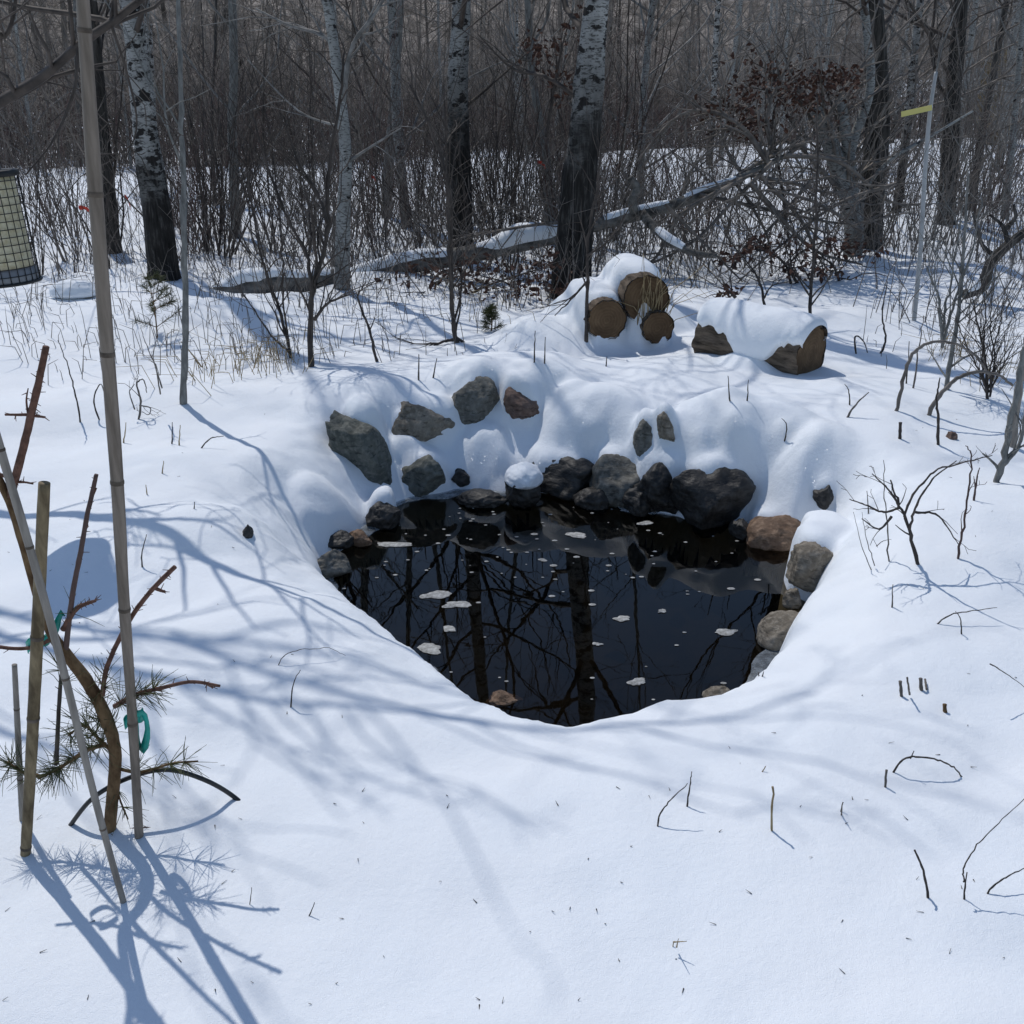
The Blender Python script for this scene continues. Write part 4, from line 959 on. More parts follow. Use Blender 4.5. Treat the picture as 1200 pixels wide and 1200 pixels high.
def cut_log(name, label, c, ax, R, L, seed, snow=None, ring_end=(1,), group=None):
    """sawn log: bark tube along local X with ragged bark lip, sawn end discs; ax = direction its visible end faces"""
    ax = unit(np.asarray(ax, float)); root = link(name, None, c); root.rotation_euler = Vector(ax).to_track_quat('X', 'Z').to_euler(); tag(root, label, 'log', group)
    m, n = 40, 56; th = np.arange(n) * 2 * math.pi / n; xs = np.linspace(-L / 2, L / 2, m)
    rr = R * (1 + .03 * noise(np.cos(th) * 1.3 + seed, np.sin(th) * 1.3, seed))[None] + R * .075 * (1 - 2 * np.abs(noise(np.cos(th)[None] * 4 + seed + 0 * xs[:, None], np.sin(th)[None] * 4 + 0 * xs[:, None], xs[:, None] * 5)))
    xo = xs[:, None] + 0 * th[None]; xo[-1] += .010 * noise(th * 3, th * 0, seed); xo[0] -= .01 * noise(th * 3, th * 0, seed)
    V = np.stack([xo, np.cos(th)[None] * rr, np.sin(th)[None] * rr], -1).reshape(-1, 3)
    i, k = np.meshgrid(np.arange(m - 1), np.arange(n), indexing='ij'); k2 = (k + 1) % n
    link('bark', mesh('bark', V, np.stack([i * n + k, i * n + k2, (i + 1) * n + k2, (i + 1) * n + k], -1).reshape(-1, 4), mats=[M['bark_log']]), parent=root)
    for sgn in (1, -1):
        W = np.stack([np.full(n, sgn * (L / 2 - .006)), np.cos(th) * rr[-1 if sgn > 0 else 0] * .955, np.sin(th) * rr[-1 if sgn > 0 else 0] * .955], 1)
        Wm = W * np.array([1, .5, .5]) + np.array([sgn * .002, 0, 0]); W = np.vstack([W, Wm, [[sgn * (L / 2 - .003), 0, 0]]])
        q = [(a, (a + 1) % n, n + (a + 1) % n, n + a) for a in range(n)]; t = [(n + a, n + (a + 1) % n, 2 * n) for a in range(n)]
        link('sawn_end', mesh('sawn_end', W, q, t, [M['rings']]), parent=root)
    if snow:
        a0, a1, thk = snow; mm, nn = 44, 26; V = np.zeros((mm, nn, 3))
        for i in range(mm):
            x = (i / (mm - 1) * 2 - 1); e = max(0, 1 - abs(x) ** 9) ** .5
            mid = 1 - abs(x) ** 1.3
            lo = a0 - 34 * max(0, mid) ** .8 + 9 * float(fbm(np.array([x * 5 + seed]), np.array([1.0]), 0, 3)[0]); hi = a1 + 48 * math.exp(-((x - .15) / .42) ** 4) + 10 * float(fbm(np.array([x * 6 + seed]), np.array([7.0]), 0, 3)[0]) + 2 * float(noise(np.array([x * 22]), np.array([3.0]))[0])
            for k in range(nn):
                f = k / (nn - 1) * 2 - 1; a = rad((lo + hi) / 2 + f * (hi - lo) / 2)
                pr = max(0, 1 - abs(f) ** 3) ** .55
                r_ = R * .985 + (thk * pr * (.25 + .75 * e) * (1 + .10 * float(noise(np.array([x * 2.5]), np.array([a * 1.2 + seed]))[0]))) + (.012 if 0 < k < nn - 1 else -.012)
                V[i, k] = (x * (L / 2 + .018 * pr), math.cos(a) * r_, math.sin(a) * r_)
            if i in (0, mm - 1): V[i, :, 1:] *= .93
        i, k = np.meshgrid(np.arange(mm - 1), np.arange(nn - 1), indexing='ij')
        link('snow_cap', mesh('snow_cap', V.reshape(-1, 3), np.stack([i * nn + k, i * nn + k + 1, (i + 1) * nn + k + 1, (i + 1) * nn + k], -1).reshape(-1, 4), mats=[M['snow']]), parent=root)
    return root
# single round on the right; its right end is turned towards us
cut_log('log_round', 'single short log under a thick snow blanket on open snow', (1.425, 5.74, .165), (.72, -.69, -.03), .160, .68, 3, snow=(30, 158, .055))
for (u, v, r, y, lab, sd_) in LOGS:
    c = aty(u, v, y); R = px(r, y, v)
    cut_log('stacked_log', lab, c - LOG_D * .30, LOG_D, R, .62, sd_, group='logs in the snow-covered stack')
# dry grass hanging in front of the stack
S = []; rnd = random.Random(2)
for k in range(26):
    p = G(rnd.uniform(745, 780), rnd.uniform(398, 404)); h = rnd.uniform(.12, .42); bx = rnd.gauss(.02, .08)
    q = p + np.array([bx * .4, -.01, h * .6]); t = q + np.array([bx, -.03, h * .4]); S += [(*p, *q, .003, .0025), (*q, *t, .0025, .0015), (*t, *(t + np.array([bx * .6, -.02, -h * .25])), .0015, .001)]
tag(link('dry_grass_tuft', MB().segs(S).mesh('dry_grass_tuft', M['straw'])), 'tuft of dry straw-coloured grass in front of the sawn log ends', 'grass tuft')

# ------------------------------------------------------------------ brown oak leaves
def leafy(name, label, blobs, n, y, seed, size=.075, stems=()):
    rnd = random.Random(seed); pts = []; S = []
    b = None
    for (u, v, su, sv) in blobs:
        for k in range(int(n / len(blobs))):
            pts.append(aty(rnd.gauss(u, su), rnd.gauss(v, sv), y + rnd.gauss(0, .35)))
    pts = [p for p in pts if p[2] > gz(p[0], p[1]) - .02]
    c = np.mean(pts, 0); c[2] = gz(c[0], c[1]); root = link(name, None, c); tag(root, label, 'branch')
    mb = MB(); leaf_mesh(mb, np.array(pts) - c, size, rnd); link('leaves', mb.mesh('leaves', M['leaf'], smooth=False), parent=root)
    for q in stems:
        E = spline([aty(u, v, y + .03 * i) for i, (u, v) in enumerate(q)], 12) - c; r = np.linspace(.016, .004, 12)
        for j in range(11):
            S.append((*E[j], *E[j + 1], r[j], r[j + 1])); dd = unit(E[j + 1] - E[j])
            if j > 1: grow(S, E[j], dd + unit(np.array([rnd.gauss(0, 1), rnd.gauss(0, 1), rnd.gauss(0, 1)])), r[j] * .5, .55 * rnd.uniform(.5, 1.2), 1, rnd, 0, .2, .6, rmin=.002)
    link('twigs', MB().segs(S).mesh('twigs', M['twig_dark']), parent=root)
leafy('oak_branch', 'oak branch hung with dark brown dead leaves before the broken pale stem', [(930, 102, 24, 13), (965, 95, 22, 9), (905, 85, 22, 14), (875, 110, 20, 14), (945, 120, 22, 9), (850, 128, 16, 14), (990, 92, 10, 6), (880, 145, 16, 10)], 800, 9.7, 3, .055,
      ([(925, 290), (915, 210), (905, 140), (925, 105), (985, 92)], [(905, 150), (880, 130), (845, 130)], [(915, 120), (905, 80), (900, 60)]))
leafy('oak_brush', 'low brown-leaved oak brush in the snow at the foot of the stout aspen', [(500, 318, 26, 9), (560, 335, 32, 9), (610, 320, 22, 10), (640, 312, 14, 12), (590, 345, 30, 6), (545, 312, 24, 8), (650, 340, 10, 5)], 560, 8.3, 4, .052,
      ([(520, 372), (560, 340), (610, 322), (650, 310)], [(500, 350), (510, 325), (540, 310)], [(620, 365), (600, 335), (560, 322)]))
leafy('oak_brush', 'low brown-leaved oak brush on the snow left of the dark rough-barked tree', [(920, 295, 30, 6), (965, 285, 26, 6), (995, 292, 18, 8), (935, 318, 14, 10), (890, 285, 16, 6), (975, 320, 16, 5), (860, 300, 14, 6)], 300, 8.7, 5, .055,
      ([(930, 345), (925, 310), (960, 285), (1010, 280)], [(940, 340), (910, 300), (870, 290)], [(985, 335), (975, 310), (950, 295)]))
leafy('oak_sprig', 'sprig of reddish brown leaves left of the stout aspen top', [(665, 42, 12, 14), (640, 70, 14, 12), (655, 95, 10, 16), (625, 50, 10, 8)], 110, 9.6, 6, .06, ([(640, 160), (650, 100), (660, 50), (672, 10)],))
leafy('oak_sprig', 'small red-brown leaf sprig on the snow behind the single log', [(858, 340, 6, 3), (850, 345, 4, 2)], 26, 7.4, 7, .06, ([(862, 348), (855, 342), (846, 338)],))

# snow-topped stump or boulder far left, ribbons
def ribbon(u, v, y, du, dv, label):
    a = aty(u, v, y); b_ = aty(u + du, v + dv, y); n = 8; E = spline([a, (a + b_) / 2 + np.array([0, .02, .015]), b_], n); V = []
    for i in range(n):
        w_ = .016 * (1 + .3 * math.sin(i * 2)); V += [E[i] + np.array([0, .01 * math.sin(i), w_]), E[i] - np.array([0, .01 * math.sin(i * 1.7), w_]), E[i] + np.array([0, .004 + .01 * math.sin(i), w_]), E[i] + np.array([0, .004 - .01 * math.sin(i * 1.7), -w_])]
    q = []
    for i in range(n - 1): q += [(4 * i, 4 * i + 1, 4 * i + 5, 4 * i + 4), (4 * i + 3, 4 * i + 2, 4 * i + 6, 4 * i + 7)]
    tag(link('marker_ribbon', mesh('marker_ribbon', V, q, mats=[M['red_tape']])), label, 'ribbon', 'red marker ribbons on twigs')
ribbon(92, 243, 9.5, 18, 8, 'red marker ribbon between the feeder and the bamboo cane'); ribbon(146, 230, 9.8, 7, 14, 'red marker ribbon right of the bamboo cane')
ribbon(630, 190, 10.5, 9, 6, 'red marker ribbon left of the stout aspen'); ribbon(435, 207, 11, 6, 6, 'tiny red marker ribbon right of the pale birch')

# grey plastic pole with a yellow tag
pb = G(1072, 376); root = link('plastic_pole', None, pb); tag(root, 'leaning grey plastic pole with a yellow tag at right', 'pole')
pe = spline([pb - np.array([0, 0, .1]), aty(1078, 300, pb[1]), aty(1084, 200, pb[1] + .02), aty(1090, 130, pb[1] + .03), aty(1097, 84, pb[1] + .04)], 30) - pb
link('tube', MB().tube(pe, np.interp(np.arange(30), [0, 18, 29], [.016, .0145, .011]), 12).mesh('tube', M['pvc']), parent=root)
a = aty(1056, 134, pb[1] - .03) - pb; c = aty(1092, 126, pb[1] - .03) - pb; u_ = unit(c - a); n_ = np.array([0, -.004, 0]); w_ = np.cross(u_, [0, 1, 0]) * .017
V = [a + w_, a - w_, c - w_, c + w_]; V = V + [p + n_ for p in V]
link('tag', mesh('tag', V, [(0, 1, 2, 3), (7, 6, 5, 4), (0, 4, 5, 1), (1, 5, 6, 2), (2, 6, 7, 3), (3, 7, 4, 0)], mats=[M['yellow_tag']], smooth=False), parent=root)
S = []; rnd = random.Random(9); tt = pe[-1]
grow(S, tt, (.3, 0, 1), .006, .5, 1, rnd); grow(S, tt, (-.1, .1, 1), .004, .35, 1, rnd); link('twig', MB().segs(S).mesh('twig', M['twig_pale']), parent=root)

# ------------------------------------------------------------------ saplings, twigs and stubble drawn as pixel polylines standing at their own spot
def plant(name, label, cat, polys, w_, m, seed=1, kids=0, kl=.25, group=None, Y=None, lvl=1, yj=.03, tap=.35):
    """first pixel of the first polyline is where it leaves the snow"""
    rnd = random.Random(seed); b = G(*polys[0][0]) if Y is None else aty(*polys[0][0], Y)
    b = np.array([b[0], b[1], gz(b[0], b[1])]); S = []; mb = MB()
    for k, q in enumerate(polys):
        dy = rnd.gauss(0, yj); P = []
        for i, (u, v) in enumerate(q):
            f = 0 if (k == 0 and i == 0) else 1
            P.append(aty(u, v, b[1] + (dy * i * .6 if k else yj * .5 * i * f)))
        P[0] = P[0] - (np.array([0, 0, .04]) if k == 0 else 0)
        if k == 0: P[0][2] = min(P[0][2], b[2] - .03)
        n = max(7, 5 * len(P)); E = spline(P, n) - b
        ln = float(np.linalg.norm(E[-1] - E[0])); jj_ = np.array([[rnd.gauss(0, 1), rnd.gauss(0, 1), rnd.gauss(0, 1)] for _ in range(n)]); jj_[0] = 0; E = E + jj_ * min(.003, ln * .005)
        r0 = px(w_ * (1 if k == 0 else .62), b[1], q[0][1]) / 2; R = np.linspace(r0, r0 * tap, n)
        R = R * (1 + .12 * np.sin(np.arange(n) * 2.3))
        mb.tube(E, R, 6)
        if kids:
            for j in range(2, n - 1):
                if rnd.random() < kids:
                    dd = unit(E[j + 1] - E[j]); grow(S, E[j], dd + .75 * unit(np.array([rnd.gauss(0, 1), rnd.gauss(0, 1), rnd.gauss(.2, .6)])), R[j] * .55, kl * rnd.uniform(.5, 1.3), lvl, rnd, .03, .14, .6, rmin=.0009, step=.08)
    if S: mb.segs(S)
    return tag(link(name, mb.mesh(name, M[m], off=(0, 0, 0)), b), label, cat, group)
plant('sapling', 'tall straight grey-green sapling between the bamboo and left shrubs', 'sapling', [[(214, 474), (217, 380), (215, 250), (212, 120), (209, 0), (207, -120)]], 8.5, 'bark_grey', 1, .35, .5)
plant('sapling', 'dark crooked sapling forking low before the low snowy log', 'sapling', [[(364, 430), (364, 360), (372, 320), (384, 270), (385, 200), (398, 120), (402, 60)], [(366, 345), (360, 300), (340, 262), (318, 210), (300, 150), (285, 110)], [(384, 262), (372, 225), (350, 190), (330, 130)], [(368, 375), (385, 355), (410, 345)]], 7.5, 'twig_dark', 2, .6, .45, lvl=2)
plant('sapling', 'dark slanting sapling left of the crooked one', 'sapling', [[(342, 420), (330, 370), (312, 320), (300, 270), (290, 200)], [(342, 415), (320, 395), (295, 360), (270, 320)], [(338, 405), (332, 350), (330, 290), (326, 220)]], 4.5, 'twig_dark', 3, .5, .4)
plant('sapling', 'dark upright sapling in front of the straight aspen', 'sapling', [[(536, 402), (530, 365), (529, 300), (528, 230), (518, 190), (500, 140), (480, 100)], [(530, 350), (526, 290), (524, 210), (520, 100)], [(534, 395), (550, 405), (566, 410)], [(532, 398), (515, 402), (496, 415)]], 6.5, 'twig_dark', 4, .5, .45, lvl=2)
plant('sapling', 'thin dark stem standing just before the stacked logs', 'sapling', [[(687, 400), (688, 330), (690, 270), (700, 220), (705, 170)], [(688, 330), (670, 350), (650, 370)], [(688, 300), (715, 280), (740, 240)]], 5, 'twig_dark', 5, .4, .35)
plant('sapling', 'thin straight stem rising behind the single log', 'sapling', [[(949, 382), (951, 330), (956, 260), (958, 180), (957, 110)], [(951, 350), (938, 330), (930, 310)], [(953, 300), (975, 270), (1000, 250)]], 4.5, 'twig_dark', 6, .35, .35)
plant('sapling', 'short forked twig bush between the stack and the single log', 'sapling', [[(897, 370), (894, 345), (885, 320), (870, 300)], [(895, 350), (905, 335), (925, 330)], [(890, 335), (890, 315), (895, 295)]], 4, 'twig_dark', 7, .4, .25)
plant('sapling', 'thin slanting twig in the snow left of the dark upright sapling', 'sapling', [[(443, 424), (432, 385), (420, 350), (428, 330)]], 4, 'twig_dark', 8, .3, .2)
plant('sapling', 'bushy small shrub at the right above the arched stems', 'shrub', [[(1158, 468), (1156, 430), (1148, 390), (1140, 350)], [(1160, 465), (1162, 420), (1172, 380), (1178, 340)], [(1157, 460), (1145, 430), (1128, 395), (1120, 370)], [(1160, 455), (1166, 420), (1160, 380), (1165, 330)], [(1156, 455), (1150, 420), (1155, 370), (1150, 320)], [(1159, 460), (1175, 430), (1190, 400)]], 4, 'twig_dark', 9, .8, .25)
plant('sapling', 'tall grey shoots at the right in front of the curved fallen stem', 'shrub', [[(1108, 457), (1118, 400), (1126, 340), (1130, 280), (1134, 200)], [(1104, 408), (1108, 360), (1116, 320), (1128, 240)], [(1106, 400), (1120, 350), (1140, 290), (1150, 230)], [(1104, 400), (1100, 350), (1092, 330), (1085, 310)]], 6, 'bark_grey', 10, .5, .3)
plant('arched_stem', 'arched brown stem bent over on the right snow, further one', 'stem', [[(1050, 482), (1057, 450), (1070, 415), (1090, 402), (1115, 402), (1140, 415), (1160, 440)]], 4.5, 'twig', 11, group='arched stems on the right snow', yj=.0, tap=.5)
plant('arched_stem', 'thicker arched brown stem bent over on the right snow, nearer one', 'stem', [[(1084, 486), (1100, 465), (1120, 445), (1145, 436), (1170, 440), (1186, 452)]], 5.5, 'twig', 12, group='arched stems on the right snow', yj=.0, tap=.5)
plant('twig_stub', 'upright thin stick beside the small brown stone on snow', 'twig', [[(1101, 522), (1099, 490), (1098, 465), (1101, 443)]], 4, 'twig_dark', 13, group='sticks in the right snow')
plant('twig_stub', 'short thick stub left of the small brown stone', 'twig', [[(1056, 515), (1055, 495)]], 4, 'twig_dark', 14, group='sticks in the right snow', tap=.9)
plant('broken_sapling', 'grey broken sapling leaning at the right edge', 'sapling', [[(1168, 566), (1178, 530), (1188, 480), (1196, 430), (1205, 380)], [(1176, 545), (1195, 520), (1202, 480)]], 8, 'bark_grey', 15, .2, .2, tap=.7)
plant('broken_sapling', 'weathered grey stake behind the broken sapling at the right edge', 'stake', [[(1188, 524), (1193, 470), (1200, 420)]], 8, 'bamboo_grey', 16, tap=.9)
plant('bush', 'dark forked branch with fine twigs stuck in the right snow', 'branch', [[(1081, 662), (1067, 625), (1053, 590), (1043, 563)], [(1055, 595), (1035, 600), (1015, 592), (995, 585)], [(1060, 606), (1070, 580), (1095, 553), (1130, 542), (1162, 534)], [(1066, 620), (1075, 590), (1095, 560), (1122, 540)], [(1053, 592), (1042, 575), (1022, 555)], [(1045, 605), (1030, 620), (1010, 608)], [(1072, 600), (1100, 605), (1124, 640)]], 5.2, 'twig_dark', 17, .22, .07)
plant('bush', 'reddish upright twig right of the dark forked branch', 'twig', [[(1122, 657), (1128, 625), (1134, 580), (1139, 537), (1132, 522)]], 3.2, 'twig_red', 18, .2, .05)
plant('bush', 'two short reddish twigs right of the tall reddish one', 'twig', [[(1142, 587), (1144, 565), (1148, 548)], [(1143, 572), (1141, 558)]], 3, 'twig_red', 19)
plant('bush', 'thin pale twigs left of the dark forked branch', 'twig', [[(1045, 657), (1040, 620), (1036, 580), (1036, 537)], [(1022, 670), (1010, 640), (1000, 600)], [(1025, 663), (1015, 630), (1010, 600)], [(1027, 640), (1035, 634), (1044, 632)]], 2, 'twig', 20)
twl = 'thin twig sticking out of the snow'
small = [([(987, 490), (1003, 474), (1018, 460)], 3), ([(997, 475), (995, 460), (990, 450)], 2), ([(971, 541), (985, 560), (1008, 578)], 2.6), ([(1048, 712), (1046, 685)], 2.5), ([(1083, 734), (1110, 722), (1140, 716), (1168, 712)], 2), ([(1130, 745), (1126, 728), (1120, 716)], 2),
         ([(857, 470), (853, 440)], 2.5), ([(876, 470), (877, 445)], 2.2), ([(918, 520), (922, 500), (916, 490)], 2), ([(490, 446), (491, 415)], 3), ([(505, 444), (512, 420)], 2.6), ([(626, 425), (627, 388)], 2.5), ([(638, 426), (639, 395)], 2.5), ([(710, 430), (711, 418)], 2.5),
         ([(1030, 415), (1038, 395), (1034, 370), (1040, 330)], 3), ([(1070, 455), (1075, 420), (1082, 370)], 2.6), ([(1063, 450), (1066, 400)], 2.2), ([(1005, 415), (1002, 395), (1012, 400), (1018, 418)], 2.5), ([(1020, 600), (1016, 575)], 2),
         ([(970, 615), (990, 640), (1025, 668)], 2), ([(965, 620), (975, 630), (990, 634)], 2)]
small_labels = ['slanting thin twig on open snow right of the single log', 'short upright twig crossing the slanting one', 'slanting twig above the small black stone', 'short peg on open snow below the forked branch', 'long twig lying low right of the peg', 'short upright twig further right of the low one', 'upright stalk on the shelf below the single log', 'second upright stalk right of the shelf one', 'tiny twig on the right snow shelf', 'tall stalk on the crest behind the flat block', 'leaning stalk on the crest behind the flat block', 'tall stalk left of the log stack', 'second stalk left of the log stack', 'short stalk below the log stack', 'upright twig right of the single log', 'thin tall twig below the plastic pole', 'thin twig left of the one below the pole', 'small bent loop twig right of the single log', 'tiny twig left of the forked branch', 'thin long twig reaching over the tan boulder', 'thin bent twig on the snow above the tan boulder']
for i, (q, w_) in enumerate(small):
    plant('twig', small_labels[i], 'twig', [q], w_, 'twig_dark' if i % 3 else 'twig', 30 + i, group='twigs right of the pond' if q[0][0] > 840 else 'stalks on the crest behind the pond', yj=.02)
plant('twig', 'arched black twig looping over the right foreground snow', 'twig', [[(1042, 905), (1055, 893), (1075, 887), (1100, 891), (1118, 900), (1129, 912)], [(1067, 889), (1071, 880)]], 2.4, 'twig_dark', 60, yj=0, tap=.7)
plant('twig', 'short grey peg beside the arched black twig', 'twig', [[(1039, 926), (1039, 902)]], 3, 'twig', 61, tap=.9)
plant('twig', 'long bent twig rising out at the lower right edge', 'twig', [[(1131, 1058), (1133, 1022)], [(1129, 1034), (1130, 1015), (1145, 992), (1170, 965), (1205, 930)]], 3.4, 'twig_dark', 62)
plant('twig', 'slanting twig at the lower right edge beside the bent one', 'twig', [[(1143, 1054), (1165, 1038), (1185, 1025), (1210, 1014)]], 3, 'twig_dark', 63)
plant('twig', 'dark leaning stick left of the long bent twig', 'twig', [[(1093, 1055), (1083, 1025), (1072, 996)]], 3.4, 'twig_dark', 64, tap=.7)
plant('twig', 'upright straw stalk in the middle of the front snow', 'stalk', [[(906, 977), (906, 922)]], 2.8, 'straw', 65, tap=.9)
plant('twig', 'bent dark twig in the front snow below the pond', 'twig', [[(772, 973), (772, 960), (785, 938), (806, 918)]], 2.6, 'twig_dark', 66)
plant('twig', 'thin upright twig next to the bent dark one', 'twig', [[(804, 947), (808, 925), (811, 904)]], 2.6, 'twig_dark', 67)
plant('stubble', 'short broken straw stub in the front snow, forked', 'stubble', [[(788, 1117), (789, 1103)], [(789, 1104), (805, 1103)], [(793, 1110), (795, 1100)]], 3, 'straw', 68, group='stubble in the front snow')
plant('stubble', 'short dark stub right of the straw stalk', 'stubble', [[(983, 956), (988, 940)], [(986, 956), (987, 943)]], 3.4, 'twig', 69, group='stubble in the front snow')
plant('stubble', 'slanting straw bit left of the straw stalk', 'stubble', [[(884, 910), (897, 898)], [(884, 910), (895, 911)]], 3, 'straw', 70, group='stubble in the front snow')
plant('stubble', 'pair of cut stubs on the right snow, left pair', 'stubble', [[(1060, 818), (1055, 798)], [(1066, 814), (1063, 794)]], 4, 'twig', 71, group='stubble in the front snow', tap=.9)
plant('stubble', 'cluster of thick cut stubs on the right snow', 'stubble', [[(1083, 812), (1079, 795)], [(1086, 808), (1084, 796)], [(1085, 814), (1098, 824), (1107, 828)]], 4.5, 'twig', 72, group='stubble in the front snow', tap=.9)
plant('stubble', 'single stub just right of the stub cluster', 'stubble', [[(1112, 838), (1107, 825)]], 5, 'pine_bark', 73, group='stubble in the front snow', tap=.9)
plant('stubble', 'tiny stub on the lip of the pond at right', 'stubble', [[(891, 794), (889, 788)], [(893, 794), (895, 787)]], 3.5, 'twig', 74, group='stubble in the front snow')
plant('twig', 'bent twig entering from the right edge above the stubs', 'twig', [[(1162, 824), (1180, 820), (1205, 822)], [(1160, 778), (1180, 790), (1205, 808)]], 2.6, 'twig_dark', 75)
plant('twig', 'short dark twig on the snow right of the leaning canes', 'twig', [[(289, 1064), (295, 1040)]], 2, 'twig', 76, group='twigs in the left snow')
plant('twig', 'slanting short twig on the lower left snow', 'twig', [[(351, 1078), (369, 1058)]], 2.4, 'twig_dark', 77, group='twigs in the left snow')
plant('twig', 'thin stalk on the left snow beside branch shadows', 'twig', [[(338, 830), (343, 805), (352, 785)]], 2.2, 'twig_dark', 78, group='twigs in the left snow')
plant('twig', 'thin curly grass arc on the left snow by the branch shadows', 'twig', [[(318, 783), (332, 770), (352, 762), (385, 760), (405, 768)]], 1.3, 'twig', 79, group='twigs in the left snow')
plant('twig', 'slim stalk left of the smooth mound', 'twig', [[(166, 667), (166, 650), (172, 626)]], 2.4, 'twig', 80, group='twigs in the left snow')
for i, q in enumerate([[(187, 555), (192, 540)], [(200, 520), (202, 495)], [(208, 522), (211, 498)], [(228, 525), (245, 515), (262, 511)], [(172, 580), (171, 568)], [(225, 597), (228, 588)], [(142, 520), (148, 495)], [(95, 495), (88, 462), (80, 430), (68, 398)], [(240, 430), (225, 415), (212, 400)], [(118, 492), (110, 470), (118, 450), (124, 470)]]):
    plant('twig', ('leaning thin stalk', 'upright short stalk', 'second upright short stalk', 'low bent stalk', 'tiny stub', 'lowest tiny stub', 'slanting pale stalk', 'long curved stalk left of the bamboo', 'dark leaning stalk', 'looped stalk left of the bamboo')[i] + ' on the left snow near the mound crest', 'stalk', [q], 2.2, 'twig_dark' if i % 2 else 'straw', 81 + i, group='stalks on the left snow', yj=.02)
# curled dead weeds right of the bamboo
plant('dead_weed', 'curled grey dead weed right of the tall bamboo cane', 'weed', [[(160, 492), (165, 470), (160, 450), (168, 445), (172, 460)], [(158, 480), (152, 460), (158, 450)], [(163, 475), (176, 478), (174, 486), (166, 482)], [(188, 462), (182, 430), (172, 405), (165, 385)], [(190, 455), (180, 420), (185, 395)]], 2.8, 'twig', 92, .2, .08)
# stalks and dry grass along the edge of the thicket
S = []; rnd = random.Random(31)
for k in range(700):
    u = rnd.uniform(-20, 1220); v = rnd.gauss(375, 32)
    if rnd.random() < .5: u = rnd.uniform(0, 480)
    if 600 < u < 1010 and v > 345: continue
    if v > 455 or v < 300: continue
    d = ray(u, v); t = (0.03 - CAM_H) / d[2]; x, y = d[0] * t, d[1] * t; z = gz(x, y)
    h = rnd.uniform(.06, .32); lx, ly = rnd.gauss(0, .35), rnd.gauss(0, .35); p = np.array([x, y, z - .02]); q = p + np.array([lx * .3, ly * .3, .6]) * h; e = q + np.array([lx * .8, ly * .8, .35 - abs(lx) * .6]) * h
    S += [(*p, *q, .0028, .0022), (*q, *e, .0022, .001)]
tag(link('dry_stalks', MB().segs(S).mesh('dry_stalks', M['twig'])), 'sparse dry stalks poking from the snow along the thicket edge', 'stalks', kind='stuff')
S = []
for (u, v, n_, su, sv) in ((330, 420, 60, 22, 10), (300, 430, 40, 20, 8), (1110, 415, 40, 16, 5), (1165, 445, 40, 16, 8), (560, 360, 30, 40, 14), (230, 440, 30, 20, 8)):
    for k in range(n_):
        p = G(rnd.gauss(u, su), rnd.gauss(v, sv)); h = rnd.uniform(.06, .22); lx, ly = rnd.gauss(0, .5), rnd.gauss(0, .4); p[2] -= .01; q = p + np.array([lx * .4, ly * .4, .7]) * h; e = q + np.array([lx, ly, .1]) * h
        S += [(*p, *q, .0022, .0018), (*q, *e, .0018, .0008)]
tag(link('dry_grass', MB().segs(S).mesh('dry_grass', M['straw'])), 'pale dry grass blades in the snow before the thicket', 'grass', kind='stuff')

S = []; rnd = random.Random(91)
for k in range(170):                                       # bark crumbs, bud scales and needle bits on the crust
    u, v = rnd.uniform(0, 1200), rnd.uniform(470, 1190)
    d = ray(u, v); t = -CAM_H / d[2]; x, y = d[0] * t, d[1] * t
    if float(rim_dist(np.array([x]), np.array([y]))[0][0]) < .3: continue
    z = gz(x, y) + .0012; a = rnd.uniform(0, 6.283); L = rnd.uniform(.003, .014); S.append((x, y, z, x + math.cos(a) * L, y + math.sin(a) * L, z + rnd.uniform(0, .004), rnd.uniform(.0006, .0014), .0004))
tag(link('snow_litter', MB().segs(S, 4).mesh('snow_litter', M['twig_dark'])), 'tiny bark crumbs and needle bits scattered on the snow', 'litter', kind='stuff')

# ------------------------------------------------------------------ pines
def needles(S, p, d, n, rnd, L=.055, spread=1.25, r=.0008):
    for _ in range(n):
        q = np.array([rnd.gauss(0, 1), rnd.gauss(0, 1), rnd.gauss(0, 1)]); a = unit(d * .9 + unit(q) * spread); l = L * rnd.uniform(.6, 1.15)
        m_ = p + a * l * .55; e = m_ + unit(a + np.array([rnd.gauss(0, .15), rnd.gauss(0, .15), -.12])) * l * .45
        S.append((*p, *m_, r, r)); S.append((*m_, *e, r, r * .5))
def seedling(u, v, h, label, seed):
    b = G(u, v); rnd = random.Random(seed); root = link('pine_seedling', None, b); tag(root, label, 'pine')
    S, N = [], []; E = spline([(0, 0, -.05), (.01, 0, h * .5), (-.01, 0, h)], 10)
    for j in range(9):
        S.append((*E[j], *E[j + 1], .006 - .0005 * j, .0055 - .0005 * j))
        if j > 1:
            for k in range(2):
                a = rnd.uniform(0, 6.283); L = h * .45 * (1.1 - j / 10); tip = E[j] + np.array([math.cos(a), math.sin(a), .45]) * L; S.append((*E[j], *tip, .003, .002))
                for f in (.3, .5, .7, .85, 1.0): needles(N, E[j] + (tip - E[j]) * f, unit(tip - E[j]), 13, rnd, .055, .9, .0011)
    link('stem', MB().segs(S, 5).mesh('stem', M['pine_bark']), parent=root); link('needles', MB().segs(N).mesh('needles', M['needle']), parent=root)
    return root
seedling(184, 396, .42, 'small pine seedling at the foot of the left aspen', 1)
seedling(575, 388, .16, 'tiny green pine seedling left of the snow-covered log stack', 2)

